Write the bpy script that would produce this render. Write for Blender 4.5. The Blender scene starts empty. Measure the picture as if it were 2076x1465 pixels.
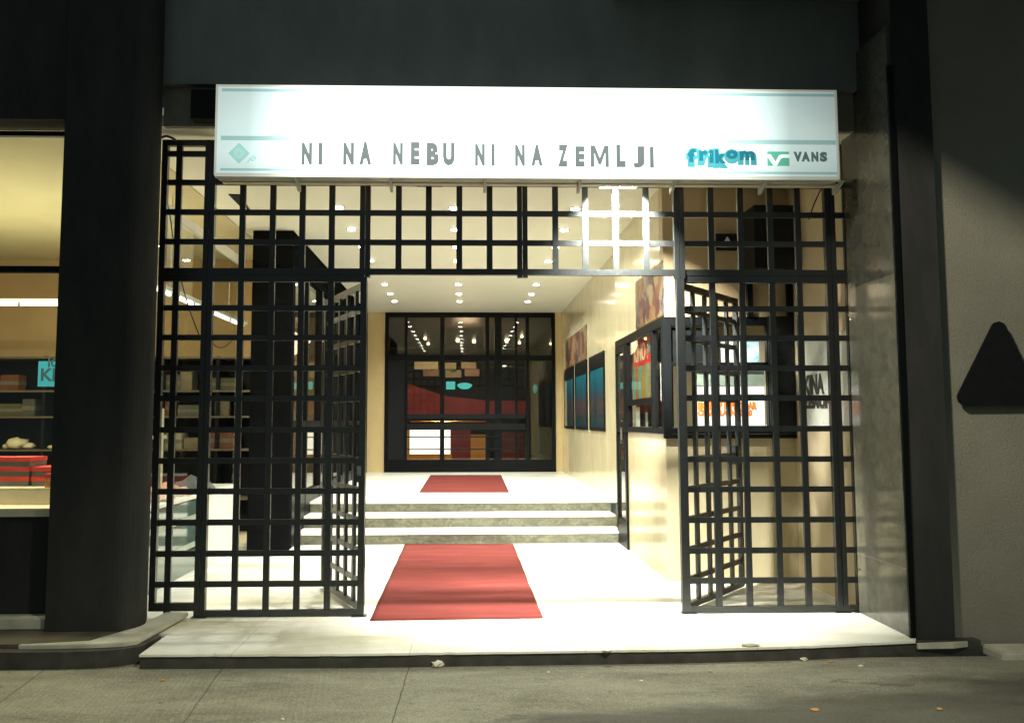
import bpy, bmesh, math, random
from mathutils import Vector, Matrix
random.seed(7)
S = bpy.context.scene
C = S.collection
# ------------------------------------------------------------------ camera
YAW, PIT, ROL, PCX, PCY, FPX = 0.0283353, 0.0827058, -0.0016779, 994.92, 707.23, 1750.0
CAM = Vector((0, -6.55, 1.436))
cy_, sy_, cp_, sp_ = math.cos(YAW), math.sin(YAW), math.cos(PIT), math.sin(PIT)
FW = Vector((sy_*cp_, cy_*cp_, sp_)); R0 = Vector((cy_, -sy_, 0)); U0 = R0.cross(FW)
RT = math.cos(ROL)*R0 + math.sin(ROL)*U0; UP = -math.sin(ROL)*R0 + math.cos(ROL)*U0
cd = bpy.data.cameras.new("camera"); cam = bpy.data.objects.new("camera", cd); C.objects.link(cam)
cd.sensor_width = 36; cd.lens = 36*FPX/2076; cd.shift_x = (1038-PCX)/2076; cd.shift_y = (PCY-732.5)/2076
cd.clip_start = 0.1; cd.clip_end = 200
m = Matrix((( RT.x, UP.x, -FW.x, CAM.x), (RT.y, UP.y, -FW.y, CAM.y), (RT.z, UP.z, -FW.z, CAM.z), (0,0,0,1)))
cam.matrix_world = m
S.camera = cam
def at(px, py, ax, v):
    """real-world point where the line of sight through a photo pixel meets the plane ax = v"""
    d = FW + RT*((px-PCX)/FPX) - UP*((py-PCY)/FPX)
    i = 'XYZ'.index(ax); t = (v-CAM[i])/d[i]
    return CAM + d*t
# ------------------------------------------------------------------ world, light, exposure
w = bpy.data.worlds.new("World"); S.world = w; w.use_nodes = True
bg = w.node_tree.nodes["Background"]; bg.inputs[0].default_value = (0.62, 0.80, 0.78, 1); bg.inputs[1].default_value = 0.20
S.view_settings.view_transform = 'Standard'; S.view_settings.look = 'None'; S.view_settings.exposure = 0; S.view_settings.gamma = 1
S.render.engine = 'CYCLES'
try:
    S.cycles.max_bounces = 9; S.cycles.diffuse_bounces = 6; S.cycles.glossy_bounces = 4; S.cycles.transparent_max_bounces = 16
    S.cycles.sample_clamp_indirect = 4.0; S.cycles.caustics_reflective = False; S.cycles.caustics_refractive = False
except Exception: pass
def lamp(name, kind, loc, power, col, direction=(0,0,-1), size=0.1, size_y=None, cone=150, blend=0.6):
    l = bpy.data.lights.new(name, kind); l.energy = power; l.color = col
    if kind == 'SPOT': l.spot_size = math.radians(cone); l.spot_blend = blend; l.shadow_soft_size = size
    elif kind == 'AREA':
        l.shape = 'RECTANGLE'; l.size = size; l.size_y = size_y or size
    else: l.shadow_soft_size = size
    o = bpy.data.objects.new(name, l); C.objects.link(o); o.location = loc
    o.rotation_euler = Vector(direction).to_track_quat('-Z', 'Y').to_euler()
    return o
WARM = (0.97, 1.0, 0.90)
# street lamp somewhere up the street on the left, above and in front of the facade
lamp('street_lamp_light', 'SPOT', (-3.5, -6.0, 7.6), 3900, (1.0, 0.92, 0.72), Vector((4.1,-0.8,1.9))-Vector((-3.5,-6.0,7.6)), 0.34, cone=24, blend=0.9)
lamp('street_lamp_wide_light', 'SPOT', (2.4, -5.6, 6.2), 2250, (0.98, 0.96, 0.74), (-1.9, 3.5, -6.3), 0.25, cone=56, blend=1.0)

# ------------------------------------------------------------------ helpers
def bx(bm, x0, x1, y0, y1, z0, z1):
    r = bmesh.ops.create_cube(bm, size=1)
    for v in r['verts']:
        v.co = Vector(((x0+x1)/2+v.co.x*(x1-x0), (y0+y1)/2+v.co.y*(y1-y0), (z0+z1)/2+v.co.z*(z1-z0)))
    return r['verts']
def box(*a):
    bm = bmesh.new(); bx(bm, *a); return bm
def boxes(lst):
    bm = bmesh.new()
    for a in lst: bx(bm, *a)
    return bm
def prism(pts, z0, z1, bm=None):
    bm = bm or bmesh.new()
    lo = [bm.verts.new((x, y, z0)) for x, y in pts]; hi = [bm.verts.new((x, y, z1)) for x, y in pts]
    n = len(pts)
    bm.faces.new(lo[::-1]); bm.faces.new(hi)
    for i in range(n): bm.faces.new((lo[i], lo[(i+1)%n], hi[(i+1)%n], hi[i]))
    return bm
def plate(pts3, thick, nrm, bm=None):
    """flat polygon given by 3-D points, extruded by thick along nrm"""
    bm = bm or bmesh.new(); n = Vector(nrm)*thick
    lo = [bm.verts.new(p) for p in pts3]; hi = [bm.verts.new(Vector(p)+n) for p in pts3]; k = len(pts3)
    bm.faces.new(lo); bm.faces.new(hi[::-1])
    for i in range(k): bm.faces.new((lo[(i+1)%k], lo[i], hi[i], hi[(i+1)%k]))
    return bm
def tube(pts, r, bm=None, seg=8):
    bm = bm or bmesh.new(); rings = []
    for i, p in enumerate(pts):
        p = Vector(p); a = Vector(pts[max(i-1,0)]); b = Vector(pts[min(i+1,len(pts)-1)]); d = (b-a).normalized()
        s = d.orthogonal().normalized() if abs(d.z) > .95 else d.cross(Vector((0,0,1))).normalized()
        t = d.cross(s)
        rings.append([bm.verts.new(p + s*r*math.cos(2*math.pi*k/seg) + t*r*math.sin(2*math.pi*k/seg)) for k in range(seg)])
    for a, b in zip(rings, rings[1:]):
        for k in range(seg): bm.faces.new((a[k], a[(k+1)%seg], b[(k+1)%seg], b[k]))
    bm.faces.new(rings[0][::-1]); bm.faces.new(rings[-1])
    return bm
def disc(bm, c, r, z0, z1, seg=24, r2=None):
    pts = lambda rr, z: [bm.verts.new((c[0]+rr*math.cos(2*math.pi*k/seg), c[1]+rr*math.sin(2*math.pi*k/seg), z)) for k in range(seg)]
    lo, hi = pts(r, z0), pts(r2 or r, z1)
    bm.faces.new(lo[::-1]); bm.faces.new(hi)
    for k in range(seg): bm.faces.new((lo[k], lo[(k+1)%seg], hi[(k+1)%seg], hi[k]))
    return bm
def worldloc(o):
    v = Vector((0,0,0))
    while o: v += o.location; o = o.parent
    return v
def obj(name, bm, mat, parent=None, bevel=0, local=False, smooth=False):
    bmesh.ops.recalc_face_normals(bm, faces=bm.faces)
    if bevel: bmesh.ops.bevel(bm, geom=[e for e in bm.edges], offset=bevel, segments=2, affect='EDGES', clamp_overlap=True)
    me = bpy.data.meshes.new(name); 
    off = worldloc(parent) if parent and not local else Vector((0,0,0))
    if not parent and not local:
        xs = [v.co for v in bm.verts]; 
        off = Vector((sum(v.x for v in xs)/len(xs), sum(v.y for v in xs)/len(xs), min(v.z for v in xs)))
    for v in bm.verts: v.co -= off
    bm.to_mesh(me); bm.free()
    for mm in (mat if isinstance(mat, (list, tuple)) else [mat]): me.materials.append(mm)
    if smooth:
        for p in me.polygons: p.use_smooth = True
    o = bpy.data.objects.new(name, me); C.objects.link(o)
    if parent: o.parent = parent
    elif not local: o.location = off
    return o
def tag(o, label, cat, group=None):
    o['label'] = label; o['category'] = cat
    if group: o['group'] = group
    return o
def thing(name, label, cat, loc=(0,0,0), rotz=0, group=None):
    o = bpy.data.objects.new(name, None); C.objects.link(o); o.location = loc; o.rotation_euler = (0,0,rotz)
    o.empty_display_size = 0.1
    return tag(o, label, cat, group)
def struct(name, bm, mat, kind='structure'):
    o = obj(name, bm, mat); o['kind'] = kind; return o
def dup(root, loc, label=None, rotz=None):
    r = root.copy(); C.objects.link(r); r.location = loc
    if rotz is not None: r.rotation_euler = (0,0,rotz)
    if label: r['label'] = label
    for ch in list(root.children):
        c = ch.copy(); C.objects.link(c); c.parent = r
        for g in ch.children:
            d = g.copy(); C.objects.link(d); d.parent = c
    return r
def text(name, s, mat, parent, size, origin, xdir, ydir, weight=0.0, xs=1.0, depth=0.003, align='LEFT', shear=0):
    """lettering as mesh: origin in world, xdir / ydir unit vectors of the writing"""
    cu = bpy.data.curves.new(name, 'FONT'); cu.body = s; cu.size = size; cu.offset = weight; cu.extrude = depth/2; cu.align_x = align; cu.shear = shear
    cu.resolution_u = 3
    t = bpy.data.objects.new(name+'_tmp', cu); C.objects.link(t)
    dg = bpy.context.evaluated_depsgraph_get(); dg.update()
    me = bpy.data.meshes.new_from_object(t.evaluated_get(dg)); bpy.data.objects.remove(t)
    X = Vector(xdir); Y = Vector(ydir); Z = X.cross(Y); o = Vector(origin); off = worldloc(parent) if parent else Vector((0,0,0))
    for v in me.vertices:
        c = v.co.copy(); v.co = o + X*c.x*xs + Y*c.y + Z*c.z - off
    me.materials.clear(); me.materials.append(mat)
    ob = bpy.data.objects.new(name, me); C.objects.link(ob); ob.parent = parent
    return ob
# ------------------------------------------------------------------ materials
class NT:
    def __init__(s, name):
        s.m = bpy.data.materials.new(name); s.m.use_nodes = True; s.t = s.m.node_tree; s.n = s.t.nodes; s.l = s.t.links
        s.out = s.n['Material Output']; s.p = s.n['Principled BSDF']
    def node(s, typ, **k):
        n = s.n.new(typ)
        for a, b in k.items():
            if a.startswith('i_'): n.inputs[a[2:]].default_value = b
            else: setattr(n, a, b)
        return n
    def coord(s, scale=(1,1,1)):
        g = s.node('ShaderNodeNewGeometry'); mp = s.node('ShaderNodeMapping'); mp.inputs['Scale'].default_value = scale
        s.l.new(g.outputs['Position'], mp.inputs['Vector']); return mp.outputs[0]
    def noise(s, scale, detail=4, stretch=(1,1,1), rough=.55, dist=0):
        n = s.node('ShaderNodeTexNoise'); n.inputs['Scale'].default_value = scale; n.inputs['Detail'].default_value = detail
        n.inputs['Roughness'].default_value = rough; n.inputs['Distortion'].default_value = dist
        s.l.new(s.coord(stretch), n.inputs['Vector']); return n.outputs['Fac']
    def ramp(s, fac, stops):
        r = s.node('ShaderNodeValToRGB'); e = r.color_ramp.elements
        while len(e) < len(stops): e.new(0.5)
        for el, (p, c) in zip(e, stops): el.position = p; el.color = (*c, 1) if len(c) == 3 else c
        s.l.new(fac, r.inputs['Fac']); return r.outputs['Color']
    def mixc(s, fac, a, b, mode='MIX'):
        n = s.node('ShaderNodeMix', data_type='RGBA', blend_type=mode)
        for sock, v in ((n.inputs[0], fac), (n.inputs[6], a), (n.inputs[7], b)):
            if hasattr(v, 'links'): s.l.new(v, sock)
            elif isinstance(v, (int, float)): sock.default_value = v
            else: sock.default_value = (*v, 1)
        return n.outputs[2]
    def math(s, op, a, b=0, c=None):
        n = s.node('ShaderNodeMath', operation=op)
        for i, v in enumerate((a, b, c)):
            if v is None: continue
            if hasattr(v, 'links'): s.l.new(v, n.inputs[i])
            else: n.inputs[i].default_value = v
        return n.outputs[0]
    def sep(s):
        g = s.node('ShaderNodeNewGeometry'); x = s.node('ShaderNodeSeparateXYZ'); s.l.new(g.outputs['Position'], x.inputs[0]); return x.outputs
    def bump(s, h, strength=.3, dist=.01):
        b = s.node('ShaderNodeBump'); b.inputs['Strength'].default_value = strength; b.inputs['Distance'].default_value = dist
        s.l.new(h, b.inputs['Height']); s.l.new(b.outputs[0], s.p.inputs['Normal'])
    def set(s, base=None, rough=None, metal=None, spec=None, emit=None, estr=None, coat=None):
        P = s.p.inputs
        for key, v in (('Base Color', base), ('Roughness', rough), ('Metallic', metal), ('Specular IOR Level', spec), ('Emission Color', emit), ('Emission Strength', estr), ('Coat Weight', coat)):
            if v is None: continue
            if hasattr(v, 'links'): s.l.new(v, P[key])
            elif isinstance(v, tuple): P[key].default_value = (*v, 1)
            else: P[key].default_value = v
        return s.m
def plain(name, col, rough=.5, metal=0, var=.12, scale=14, spec=.5, emit=None, estr=0, coat=0, bump=0):
    n = NT(name); f = n.noise(scale, 4)
    c = n.ramp(f, [(.3, tuple(x*(1-var) for x in col)), (.7, tuple(min(1, x*(1+var)) for x in col))])
    n.set(base=c, rough=n.math('MULTIPLY_ADD', f, .2, rough-.1) if rough > .12 else rough, metal=metal, spec=spec, coat=coat)
    if emit: n.set(emit=emit, estr=estr)
    if bump: n.bump(n.noise(scale*6, 5), bump, .004)
    return n.m
def glow(name, col, s):
    n = NT(name); n.set(base=tuple(x*.15 for x in col), emit=col, estr=s, rough=.4); return n.m
def line_mask(n, p, q, width):
    """1 near the straight line through p, q on the ground"""
    d = Vector((q[0]-p[0], q[1]-p[1])).normalized(); nx, ny = -d.y, d.x
    x, y, z = n.sep()
    v = n.math('ADD', n.math('MULTIPLY', x, nx), n.math('MULTIPLY', y, ny)); wob = n.math('MULTIPLY', n.math('SUBTRACT', n.noise(6, 3), .5), .02)
    v = n.math('ABSOLUTE', n.math('ADD', n.math('SUBTRACT', v, nx*p[0]+ny*p[1]), wob))
    return n.math('LESS_THAN', v, width)

M = {}
# marble wall: cream slabs with joints and soft clouds
def marble(name, a, b, rough, jy=1.15, jz=1.2, axis=1, joint=(.42,.36,.24)):
    n = NT(name)
    c = n.ramp(n.noise(2.2, 6, (1,1,.5), .6, 1.2), [(.3, a), (.7, b)])
    c = n.mixc(n.math('MULTIPLY', n.noise(30, 3), .12), c, tuple(x*.6 for x in a))
    s = n.sep()
    ju = n.math('LESS_THAN', n.math('PINGPONG', n.math('ADD', s[axis], .22), jy/2), .0035)
    jv = n.math('LESS_THAN', n.math('PINGPONG', n.math('ADD', s[2], .02), jz/2), .003)
    j = n.math('MAXIMUM', ju, jv)
    c = n.mixc(n.math('MULTIPLY', j, .55), c, joint)
    n.set(base=c, rough=n.math('MULTIPLY_ADD', n.noise(5, 3), .12, rough), spec=.6)
    return n.m
M['marble'] = marble('cream_marble', (.54,.47,.29), (.66,.59,.39), .07)
M['marble_x'] = marble('cream_marble_front', (.70,.61,.41), (.80,.71,.50), .10, axis=0)
M['tan_wall'] = plain('tan_plaster', (.44,.33,.19), .5, var=.08, scale=3, bump=.1)
M['pilaster'] = marble('tan_marble_pilaster', (.55,.41,.2), (.63,.49,.26), .15, axis=0)
M['jamb'] = None
n = NT('grey_polished_marble'); c = n.ramp(n.noise(9, 8, (1,1,1), .65, .6), [(.25,(.075,.075,.06)), (.5,(.115,.115,.092)), (.75,(.155,.155,.122))])
zz = n.sep()[2]; c = n.mixc(n.math('LESS_THAN', n.math('ABSOLUTE', n.math('SUBTRACT', zz, .44)), .003), c, (.20,.20,.165))
c = n.mixc(n.math('MULTIPLY', n.math('GREATER_THAN', zz, 2.44), .6), c, (.02,.021,.02))  # shade on the upper jamb, put into the marble's colour
n.set(base=c, rough=.16, spec=.7); M['jamb'] = n.m
# floor: pale stone with trodden, stained streaks
n = NT('white_stone_floor')
c = n.ramp(n.noise(1.4, 6, (.5,2.2,1), .6, .5), [(.30,(.50,.46,.31)), (.40,(.70,.67,.54)), (.52,(.80,.79,.71)), (.7,(.86,.86,.81))])
c = n.mixc(n.math('MULTIPLY', n.math('LESS_THAN', n.noise(24, 5, (1,1,1), .7), .36), .6), c, (.34,.27,.15))
c = n.mixc(n.math('MULTIPLY', n.math('LESS_THAN', n.noise(75, 2), .27), .8), c, (.10,.08,.05))
s = n.sep(); jx = n.math('LESS_THAN', n.math('PINGPONG', n.math('ADD', s[0], .35), .55), .002)
c = n.mixc(n.math('MULTIPLY', n.math('MAXIMUM', jx, n.math('LESS_THAN', n.math('PINGPONG', n.math('ADD', s[1], .16), .62), .0025)), .75), c, (.35,.3,.2))
n.set(base=c, rough=n.math('MULTIPLY_ADD', n.noise(4, 4), .35, .18), spec=.4); M['floor'] = n.m
n = NT('mottled_step_riser'); c = n.ramp(n.noise(9, 7, (1,1,1.6), .7, 1.0), [(.3,(.045,.045,.032)), (.5,(.095,.095,.065)), (.72,(.18,.175,.12))])
n.set(base=c, rough=.45); M['riser'] = n.m
M['nosing'] = plain('worn_step_edge', (.45,.32,.16), .5, var=.3, scale=18)
n = NT('ceiling_paint'); n.set(base=n.ramp(n.noise(.7, 3), [(.3,(.79,.80,.70)), (.7,(.84,.85,.75))]), rough=.55); M['ceiling'] = n.m
# carpet
n = NT('red_carpet')
st = n.noise(3.0, 6, (.5,2.4,1), .62, .5)
c = n.ramp(st, [(.3,(.125,.026,.023)), (.5,(.15,.033,.028)), (.66,(.175,.046,.037))])
c = n.mixc(n.math('MULTIPLY', n.noise(240, 2), .35), c, (.15,.02,.016)); n.set(base=c, rough=.95, spec=.1); n.bump(n.noise(320, 3), .6, .004); M['carpet'] = n.m
# black painted steel of the gates, slightly worn
n = NT('black_gate_paint'); f = n.noise(40, 5)
c = n.ramp(f, [(.3,(.015,.018,.0185)), (.66,(.022,.024,.024)), (.82,(.06,.05,.036))]); n.set(base=c, rough=n.math('MULTIPLY_ADD', f, .25, .22), spec=.5); n.bump(n.noise(90, 4), .25, .002); M['gate'] = n.m
M['black'] = plain('black_metal_frame', (.0045,.0055,.006), .38, var=.1, scale=30, spec=.09)
M['deep'] = plain('dull_black_beam', (.006,.0065,.007), .9, var=.1, spec=0)
M['black_soft'] = plain('matt_black_panel', (.009,.010,.011), .5, var=.15, spec=.12)
M['cladding'] = None
n = NT('dark_facade_cladding'); f = n.noise(3, 6, (1,1,.4), .65)
c = n.ramp(f, [(.3,(.14,.155,.15)), (.7,(.20,.215,.205))]); n.set(base=c, rough=.55, spec=.3); n.bump(n.noise(60, 5), .3, .004); M['cladding'] = n.m
n = NT('dark_pillar_cladding'); f = n.noise(5, 6, (1,1,.3), .65)
c = n.ramp(f, [(.3,(.028,.030,.030)), (.7,(.046,.045,.043))]); n.set(base=c, rough=.75, spec=.08); n.bump(n.noise(50, 5), .2, .004); M['pillar'] = n.m
n = NT('rough_plaster'); f = n.noise(1.3, 5)
c = n.ramp(f, [(.3,(.25,.24,.195)), (.7,(.34,.33,.265))]); c = n.mixc(n.math('MULTIPLY', n.noise(45, 7, (1,1,1), .8), .45), c, (.15,.14,.115)); n.set(base=c, rough=.85, spec=.2)
n.bump(n.noise(85, 8, (1,1,1), .8), .9, .010); M['plaster'] = n.m
# pavement
n = NT('street_pavement'); big = n.noise(1.5, 9, (.7,2.0,1), .68, .6)
c = n.ramp(big, [(.28,(.13,.122,.095)), (.42,(.22,.21,.16)), (.55,(.30,.29,.225)), (.74,(.38,.365,.285))])
c = n.mixc(n.math('MULTIPLY', n.noise(26, 6, (1,1,1), .7), .45), c, (.11,.10,.075)); c = n.mixc(n.math('MULTIPLY', n.math('LESS_THAN', n.noise(17, 7, (1,1.5,1), .75), .42), .30), c, (.10,.095,.07)); c = n.mixc(n.math('MULTIPLY', n.math('LESS_THAN', n.noise(120, 3, (1,1,1), .7), .42), .55), c, (.06,.055,.045)); c = n.mixc(n.math('MULTIPLY', n.math('GREATER_THAN', n.noise(95, 3, (1,1,1), .7), .61), .55), c, (.50,.48,.38))
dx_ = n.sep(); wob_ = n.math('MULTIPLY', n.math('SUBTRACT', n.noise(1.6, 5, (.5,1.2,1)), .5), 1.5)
dark_zone = n.math('MULTIPLY', n.math('MULTIPLY', n.math('SUBTRACT', n.math('ADD', n.math('ADD', n.math('MULTIPLY', dx_[0], .32), n.math('MULTIPLY', dx_[1], -1.5)), wob_), 2.95), 3.0), 1.0)  # tone darkens towards the front right, with a wobbly edge
cl = n.node('ShaderNodeClamp'); n.l.new(dark_zone, cl.inputs[0]); c = n.mixc(n.math('MULTIPLY', cl.outputs[0], .72), c, (.055,.053,.045))
sp = n.math('LESS_THAN', n.noise(5.0, 4, (.6,1.6,1), .55), .335); c = n.mixc(n.math('MULTIPLY', sp, .45), c, (.07,.065,.055))
for a, b in (((830,1350),(795,1465)), ((448,1357),(371,1465)), ((98,1350),(34,1398))):
    p = at(*a, 'Z', -.09); q = at(*b, 'Z', -.09); c = n.mixc(n.math('MULTIPLY', line_mask(n, p, q, .004), .75), c, (.05,.045,.035))
n.set(base=c, rough=.8, spec=.3)
s = n.sep(); rib = n.math('SINE', n.math('MULTIPLY', n.math('ADD', s[0], n.math('MULTIPLY', s[1], .12)), 190))
left = n.math('LESS_THAN', n.math('ADD', s[0], n.math('MULTIPLY', s[1], -.15)), -.55)
h = n.math('ADD', n.math('MULTIPLY', n.math('MULTIPLY', rib, left), .16), n.noise(70, 6, (1,1,1), .7)); n.bump(h, .9, .006); M['pavement'] = n.m
M['kerb_dark'] = plain('dark_damp_stone', (.045,.042,.036), .6, var=.4, scale=9)
M['slab'] = plain('worn_white_slab', (.50,.48,.38), .55, var=.2, scale=7, bump=.3)
# glass: thin pane
def glass(name, tint, refl=1.0, rough=.01):
    n = NT(name); n.n.remove(n.p)
    tr = n.node('ShaderNodeBsdfTransparent'); tr.inputs[0].default_value = (*tint, 1)
    gl = n.node('ShaderNodeBsdfGlossy'); gl.inputs['Roughness'].default_value = rough; gl.inputs[0].default_value = (.95,.97,.95,1)
    g = n.node('ShaderNodeNewGeometry'); dt = n.node('ShaderNodeVectorMath', operation='DOT_PRODUCT'); n.l.new(g.outputs['Incoming'], dt.inputs[0]); n.l.new(g.outputs['Normal'], dt.inputs[1])
    fz_ = n.math('MULTIPLY_ADD', n.math('POWER', n.math('SUBTRACT', 1.0, n.math('ABSOLUTE', dt.outputs['Value'])), 5.0), .96, .04)
    mx = n.node('ShaderNodeMixShader'); n.l.new(n.math('MINIMUM', n.math('MULTIPLY', fz_, 1.3*refl), 1.0), mx.inputs[0]); n.l.new(tr.outputs[0], mx.inputs[1]); n.l.new(gl.outputs[0], mx.inputs[2])
    n.l.new(mx.outputs[0], n.out.inputs['Surface']); return n.m
M['glass'] = glass('clear_glass', (.92,.94,.92), .45)
M['glass_dark'] = glass('dark_door_glass', (.85,.84,.8), .75)
M['steel'] = plain('brushed_steel', (.55,.54,.48), .3, metal=1, var=.1)
M['sign_case'] = plain('grey_sign_casing', (.42,.42,.36), .4, metal=0, var=.1)
M['white_paint'] = plain('white_paint', (.74,.74,.70), .45, var=.05)
M['cream_paint'] = plain('cream_paint', (.66,.60,.42), .5, var=.06)
M['brown_wall'] = plain('brown_shop_wall', (.45,.32,.155), .7, var=.08, scale=2)
M['beige_ceil'] = plain('beige_shop_ceiling', (.50,.455,.29), .7, var=.06, scale=2)
M['paper'] = plain('white_paper', (.78,.78,.74), .7, var=.05)
M['red_box'] = plain('red_cardboard', (.58,.04,.02), .55, var=.15)
M['grey_strip'] = plain('grey_box_base', (.16,.15,.14), .6)
M['lamp_on'] = glow('lit_halogen', (1.0,.95,.78), 60)
M['tube_on'] = glow('lit_fluorescent_tube', (1.0,.98,.85), 5)
M['chrome'] = plain('polished_ring', (.8,.78,.7), .15, metal=1, var=.05)
def art(name, stops, stretch=(3,3,.8), scale=2.5, rough=.35, emit=0, seed=0):
    n = NT(name); v = n.node('ShaderNodeTexNoise'); v.noise_dimensions = '4D'; v.inputs['W'].default_value = seed; v.inputs['Scale'].default_value = scale
    v.inputs['Detail'].default_value = 5; v.inputs['Distortion'].default_value = .8; v.inputs['Roughness'].default_value = .6
    n.l.new(n.coord(stretch), v.inputs['Vector']); c = n.ramp(v.outputs['Fac'], stops); n.set(base=c, rough=rough)
    if emit: n.set(emit=c, estr=emit)
    return n.m
def painting(name, stops, sc=(5,5,3), k=1.0, rough=.45):
    n = NT(name); wob = n.node('ShaderNodeTexNoise'); wob.inputs['Scale'].default_value = 3.0; wob.inputs['Detail'].default_value = 3
    co = n.coord(sc); n.l.new(co, wob.inputs['Vector'])
    ad = n.node('ShaderNodeVectorMath', operation='ADD'); n.l.new(co, ad.inputs[0]); n.l.new(wob.outputs['Color'], ad.inputs[1])
    v = n.node('ShaderNodeTexVoronoi', feature='SMOOTH_F1'); v.inputs['Scale'].default_value = 1; v.inputs['Smoothness'].default_value = .35; n.l.new(ad.outputs[0], v.inputs['Vector'])
    x = n.node('ShaderNodeSeparateXYZ'); n.l.new(v.outputs['Color'], x.inputs[0])
    c = n.ramp(n.math('MULTIPLY_ADD', n.noise(25, 4), .25, n.math('MULTIPLY', x.outputs[0], .8)), [(p, tuple(q*k for q in col)) for p, col in stops])
    n.set(base=c, rough=rough); return n.m
# ------------------------------------------------------------------ ground, floor, stairs
GZ = -.09
struct('pavement', box(-12, 12, -14, -.9, GZ-.2, GZ), M['pavement'])
PF = [(-2.02,-1.02), (-.75,-1.045), (1.4,-1.01), (2.2,-.96), (2.93,-.86), (3.02,-.70), (3.02,3.75), (-2.75,3.75), (-2.75,-.4), (-2.02,-.5)]
def chip(pts, step, amp, n_front):
    rr = random.Random(3); out = []
    for i, p in enumerate(pts):
        out.append(p)
        if i < n_front:
            q = pts[i+1]; L = math.hypot(q[0]-p[0], q[1]-p[1]); k = int(L/step)
            for j in range(1, k): out.append((p[0]+(q[0]-p[0])*j/k, p[1]+(q[1]-p[1])*j/k + rr.choice((0,0,0,1,1,2))*rr.random()*amp))
    return out
PF = chip(PF, .045, .0045, 4)
struct('floor', prism(PF, -.014, 0), M['floor'])
PR = [(-2.02,-1.008), (-.75,-1.033), (1.4,-.998), (2.2,-.948), (2.925,-.85), (3.4,-.80), (3.4,-.2), (-2.02,-.2)]
struct('entrance_kerb', prism(PR, GZ-.05, -.0141), M['kerb_dark'])
# three steps, up to the upper floor
SY = [3.697, 4.163, 4.598]; SZ = [.137, .28, .414]; SXL, SXR = -1.98, 1.86
st = thing('entrance_stairs', 'three white stone steps with dark mottled risers crossing the passage', 'steps', (0,SY[0],0))
z0 = -.02
for i in range(3):
    y1 = SY[i+1] if i < 2 else 4.9
    sk = .03
    rp = [(SXL,SY[i]+.02), (SXR,SY[i]+.05), (SXR,y1+.3), (SXL,y1+.3)]
    obj('riser', prism([(SXL,SY[i]), (SXR,SY[i]+sk), (SXR,SY[i]+sk+.05), (SXL,SY[i]+.05)], z0, SZ[i]-.028), M['riser'], st)
    if i < 2: obj('tread', prism([(SXL,SY[i]-.012), (SXR-.02,SY[i]+sk-.012), (SXR-.02,y1+sk+.06), (SXL,y1+.06)], SZ[i]-.0279, SZ[i]), M['floor'], st, bevel=.004)
    z0 = SZ[i]
UF = SZ[2]
struct('upper_floor', prism([(SXL-.1,SY[2]-.012), (1.98,SY[2]+.02), (1.98,10.95), (SXL-.1,10.95)], UF-.0279, UF), M['floor'])
# ------------------------------------------------------------------ carpets
def carpet(p, z, label):
    bm = bmesh.new(); nx, ny = 30, 60; g = []
    for j in range(ny+1):
        row = []
        for i in range(nx+1):
            u, v = i/nx, j/ny
            a = Vector(p[0]).lerp(Vector(p[1]), u); b = Vector(p[3]).lerp(Vector(p[2]), u); c = a.lerp(b, v)
            e = .004*math.sin(v*23+u*2)*math.sin(v*7) + .002*math.sin(u*17+v*5)
            row.append(bm.verts.new((c.x + .0015*math.sin(v*31)*(1 if i in (0,nx) else 0), c.y, z+.007+e*.15)))
        g.append(row)
    for j in range(ny):
        for i in range(nx): bm.faces.new((g[j][i], g[j][i+1], g[j+1][i+1], g[j+1][i]))
    edge = [g[0][i] for i in range(nx+1)] + [g[j][nx] for j in range(1,ny+1)] + [g[ny][i] for i in range(nx-1,-1,-1)] + [g[j][0] for j in range(ny-1,0,-1)]
    low = [bm.verts.new((v.co.x, v.co.y, z+.0005)) for v in edge]
    for k in range(len(edge)): bm.faces.new((edge[k], edge[(k+1)%len(edge)], low[(k+1)%len(edge)], low[k]))
    tag(obj('red_carpet', bm, M['carpet'], smooth=True), label, 'carpet', 'red carpets laid in the entrance')
carpet([(-.695,-.165,0), (.56,-.135,0), (.548,3.66,0), (-.715,3.69,0)], 0, 'long red carpet on the white floor between the open gates and the steps')
carpet([(-.672,5.93,0), (.61,5.88,0), (.655,9.79,0), (-.671,9.85,0)], UF, 'smaller red carpet on the upper landing in front of the glass doors')
# ------------------------------------------------------------------ ceiling and building shell
ZC = 3.62; px0_ = -2.80
struct('ceiling', box(-7.2, 3.3, -.23, 10.95, ZC, ZC+.08), M['ceiling'])
b = thing('cinema_building', 'dark cinema building front with cream marble entrance passage', 'building', (0,1.3,0))
obj('upper_facade', box(-9, 12, -.30, .2, 3.915, 8), M['cladding'], b)
obj('shop_fascia', box(-9, px0_+.001, -.55, -.305, 3.55, 8), M['pillar'], b)
obj('lintel', box(-2.25, 3.2, -.232, -.18, ZC-.003, 3.914), plain('grey_lintel', (.20,.18,.14), .7, var=.1), b)
obj('side_wall', boxes([(1.933,2.05,3.8,10.95,-.05,ZC-.002)]), M['marble'], b)
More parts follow.
